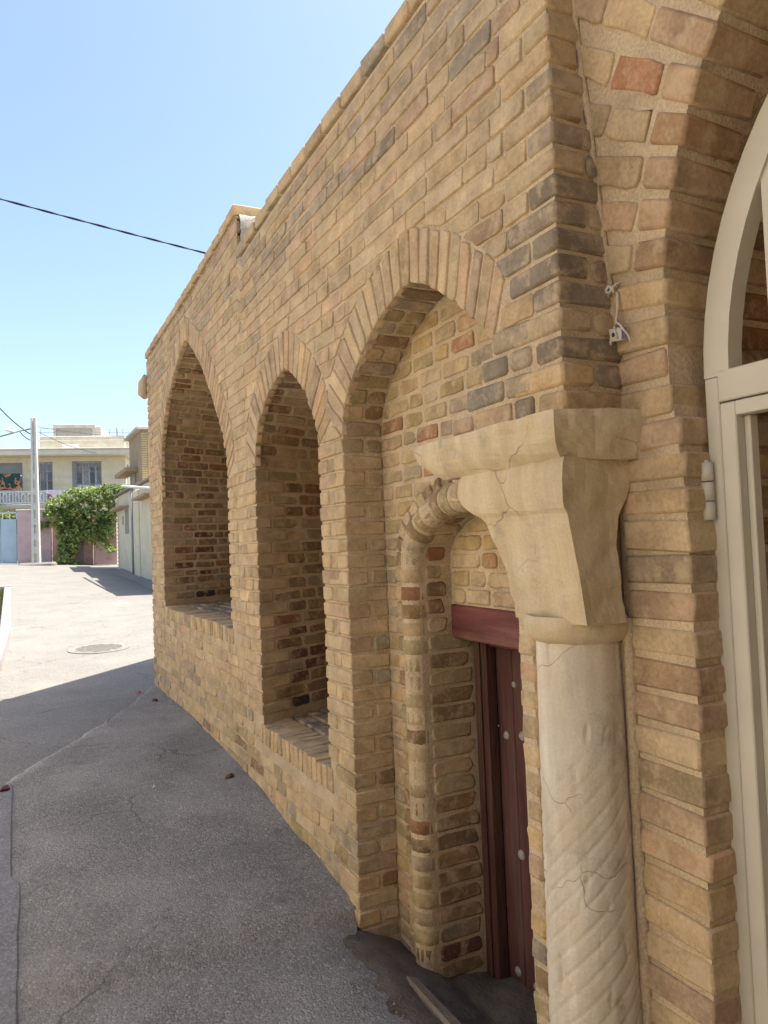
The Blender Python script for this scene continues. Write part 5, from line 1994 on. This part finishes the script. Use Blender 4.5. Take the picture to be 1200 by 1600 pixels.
q = MBuild(); q.box(2.33, 5.5, 25.25, 29.4, 3.55, 3.62, 0.01); q.box(2.30, 5.5, 18.4, 24.15, 3.5, 3.57, 0.01); q.build('coping', mat_plain('brown_edge', (0.25, 0.20, 0.16), 0.9), cw)
for (a, b, z_) in ((26.6, 29.2, 2.98), (21.5, 23.8, 3.02)):
    q = MBuild(); q.box(2.12, 2.46, a, b, z_, z_ + 0.07, 0.01); q.build('hood', M_brk2, cw)
q = MBuild(); q.box(2.435, 2.452, 26.75, 27.6, 2.10, 2.95, 0.004); q.build('shutter', M_grey, cw)
q = MBuild(); q.box(2.43, 2.452, 28.0, 28.25, 2.45, 2.75, 0.004); q.build('meter_box', M_brk2, cw)
q = MBuild(); q.tube([(2.37, 25.35, 0.5), (2.37, 25.35, 3.5)], 0.05, 8); q.build('downpipe', M_grey, cw)
q = MBuild(); q.tube([(2.1, 25.6, 3.62), (2.1, 19.5, 3.05)], 0.04, 8); q.build('pipe', M_whitep, cw)
# brick edge at the far corner of that wall
q = MBuild()
zz = 0.75
i = 0
while zz < 3.4:
    MBuild().box(2.425 - (0.02 if i % 2 else 0), 2.46, 29.3, 29.52, zz, zz + 0.055, 0.004).build('corner_brick', M_trim, cw)
    zz += 0.07
    i += 1
q.box(2.45, 2.8, 29.3, 29.5, 0.5, 3.45, 0.01); q.build('corner_pier', M_cwall, cw)
q = MBuild()
V, Fc = [], []
for j in range(13):
    for i in range(5):
        y = 19.5 + 9.3 * j / 12; x = 2.5 - 0.62 * (i / 4) * (0.7 + 0.5 * mnoise.noise(Vector((y * .8, 0, 0))))
        V.append((x, y, gz(x, y) + (0.14 if i < 3 else 0.0) * (1 - i / 5)))
for j in range(12):
    for i in range(4):
        a = j * 5 + i; Fc.append((a, a + 5, a + 6, a + 1))
tag(mesh_obj('pavement', V, Fc, M_conc, None, True), kind='structure')

tw = empty('upper_house', (3.6, 30, 0.8))
tag(tw, 'tall tan rendered house with sunlight painted yellow on its front rising behind the cream wall', 'house')
q = MBuild(); q.box(3.2, 9, 28.35, 31.5, 0.3, 5.95, 0.02); q.build('wall', M_brk2, tw)
q = MBuild(); q.box(3.40, 9, 28.33, 28.352, 3.5, 5.75, 0.004); q.build('sunlit_front', M_yel, tw)
zz = 3.9
while zz < 5.8:
    MBuild().box(3.19, 3.38, 28.31, 28.4, zz, zz + 0.06, 0.004).build('corner_brick', M_yel, tw)
    zz += 0.085
q = MBuild()
q.hexa([(3.0, 28.2, 5.95), (9, 28.2, 5.95), (3.0, 31.6, 5.95), (9, 31.6, 5.95), (3.0, 28.2, 6.05), (9, 28.2, 6.05), (3.0, 31.6, 6.05), (9, 31.6, 6.05)], 0.01)
q.build('roof', M_concp, tw)
q = MBuild(); q.box(2.72, 3.2, 29.4, 32.4, 4.50, 4.66, 0.02); q.build('hood', M_brk2, tw)
q = MBuild(); q.box(3.15, 3.2, 29.9, 30.5, 3.6, 4.5, 0.01); q.build('shutter', M_wfr, tw)

# unseen house added across the lane; its sunlit wall bounces light onto the bricks
ow = empty('added_bounce_house', (-6, 0, 0))
tag(ow, 'plain cream house across the lane, unseen, added to bounce sunlight', 'house')
M_opp = mat_plain('bounce_cream', (0.80, 0.69, 0.50), 0.9, 0.06, 2, 0.2)
q = MBuild(); q.box(-9, -5.5, -12, 9.2, -0.6, 4.9, 0.02); q.build('wall', M_opp, ow)
q = MBuild(); q.box(-9.1, -5.4, -12.1, 9.3, 4.9, 5.0, 0.02); q.build('coping', M_trim, ow)

# unseen taller house added behind the camera to keep light off the side faces
tall = empty('added_shade_house', (0, -5, 0))
tag(tall, 'unseen tall tan house added behind the near end to shade the side faces', 'house')
q = MBuild(); q.box(-3.3, 6.0, -14, -2.3, -0.6, 8.2, 0.02); q.build('wall', mat_plain('shade_house_tan', (0.36, 0.26, 0.15), 0.9, 0.12, 4, 0.3), tall)
q = MBuild(); q.box(-3.4, 6.1, -14.1, -2.2, 8.2, 8.32, 0.02); q.build('coping', M_trim, tall)
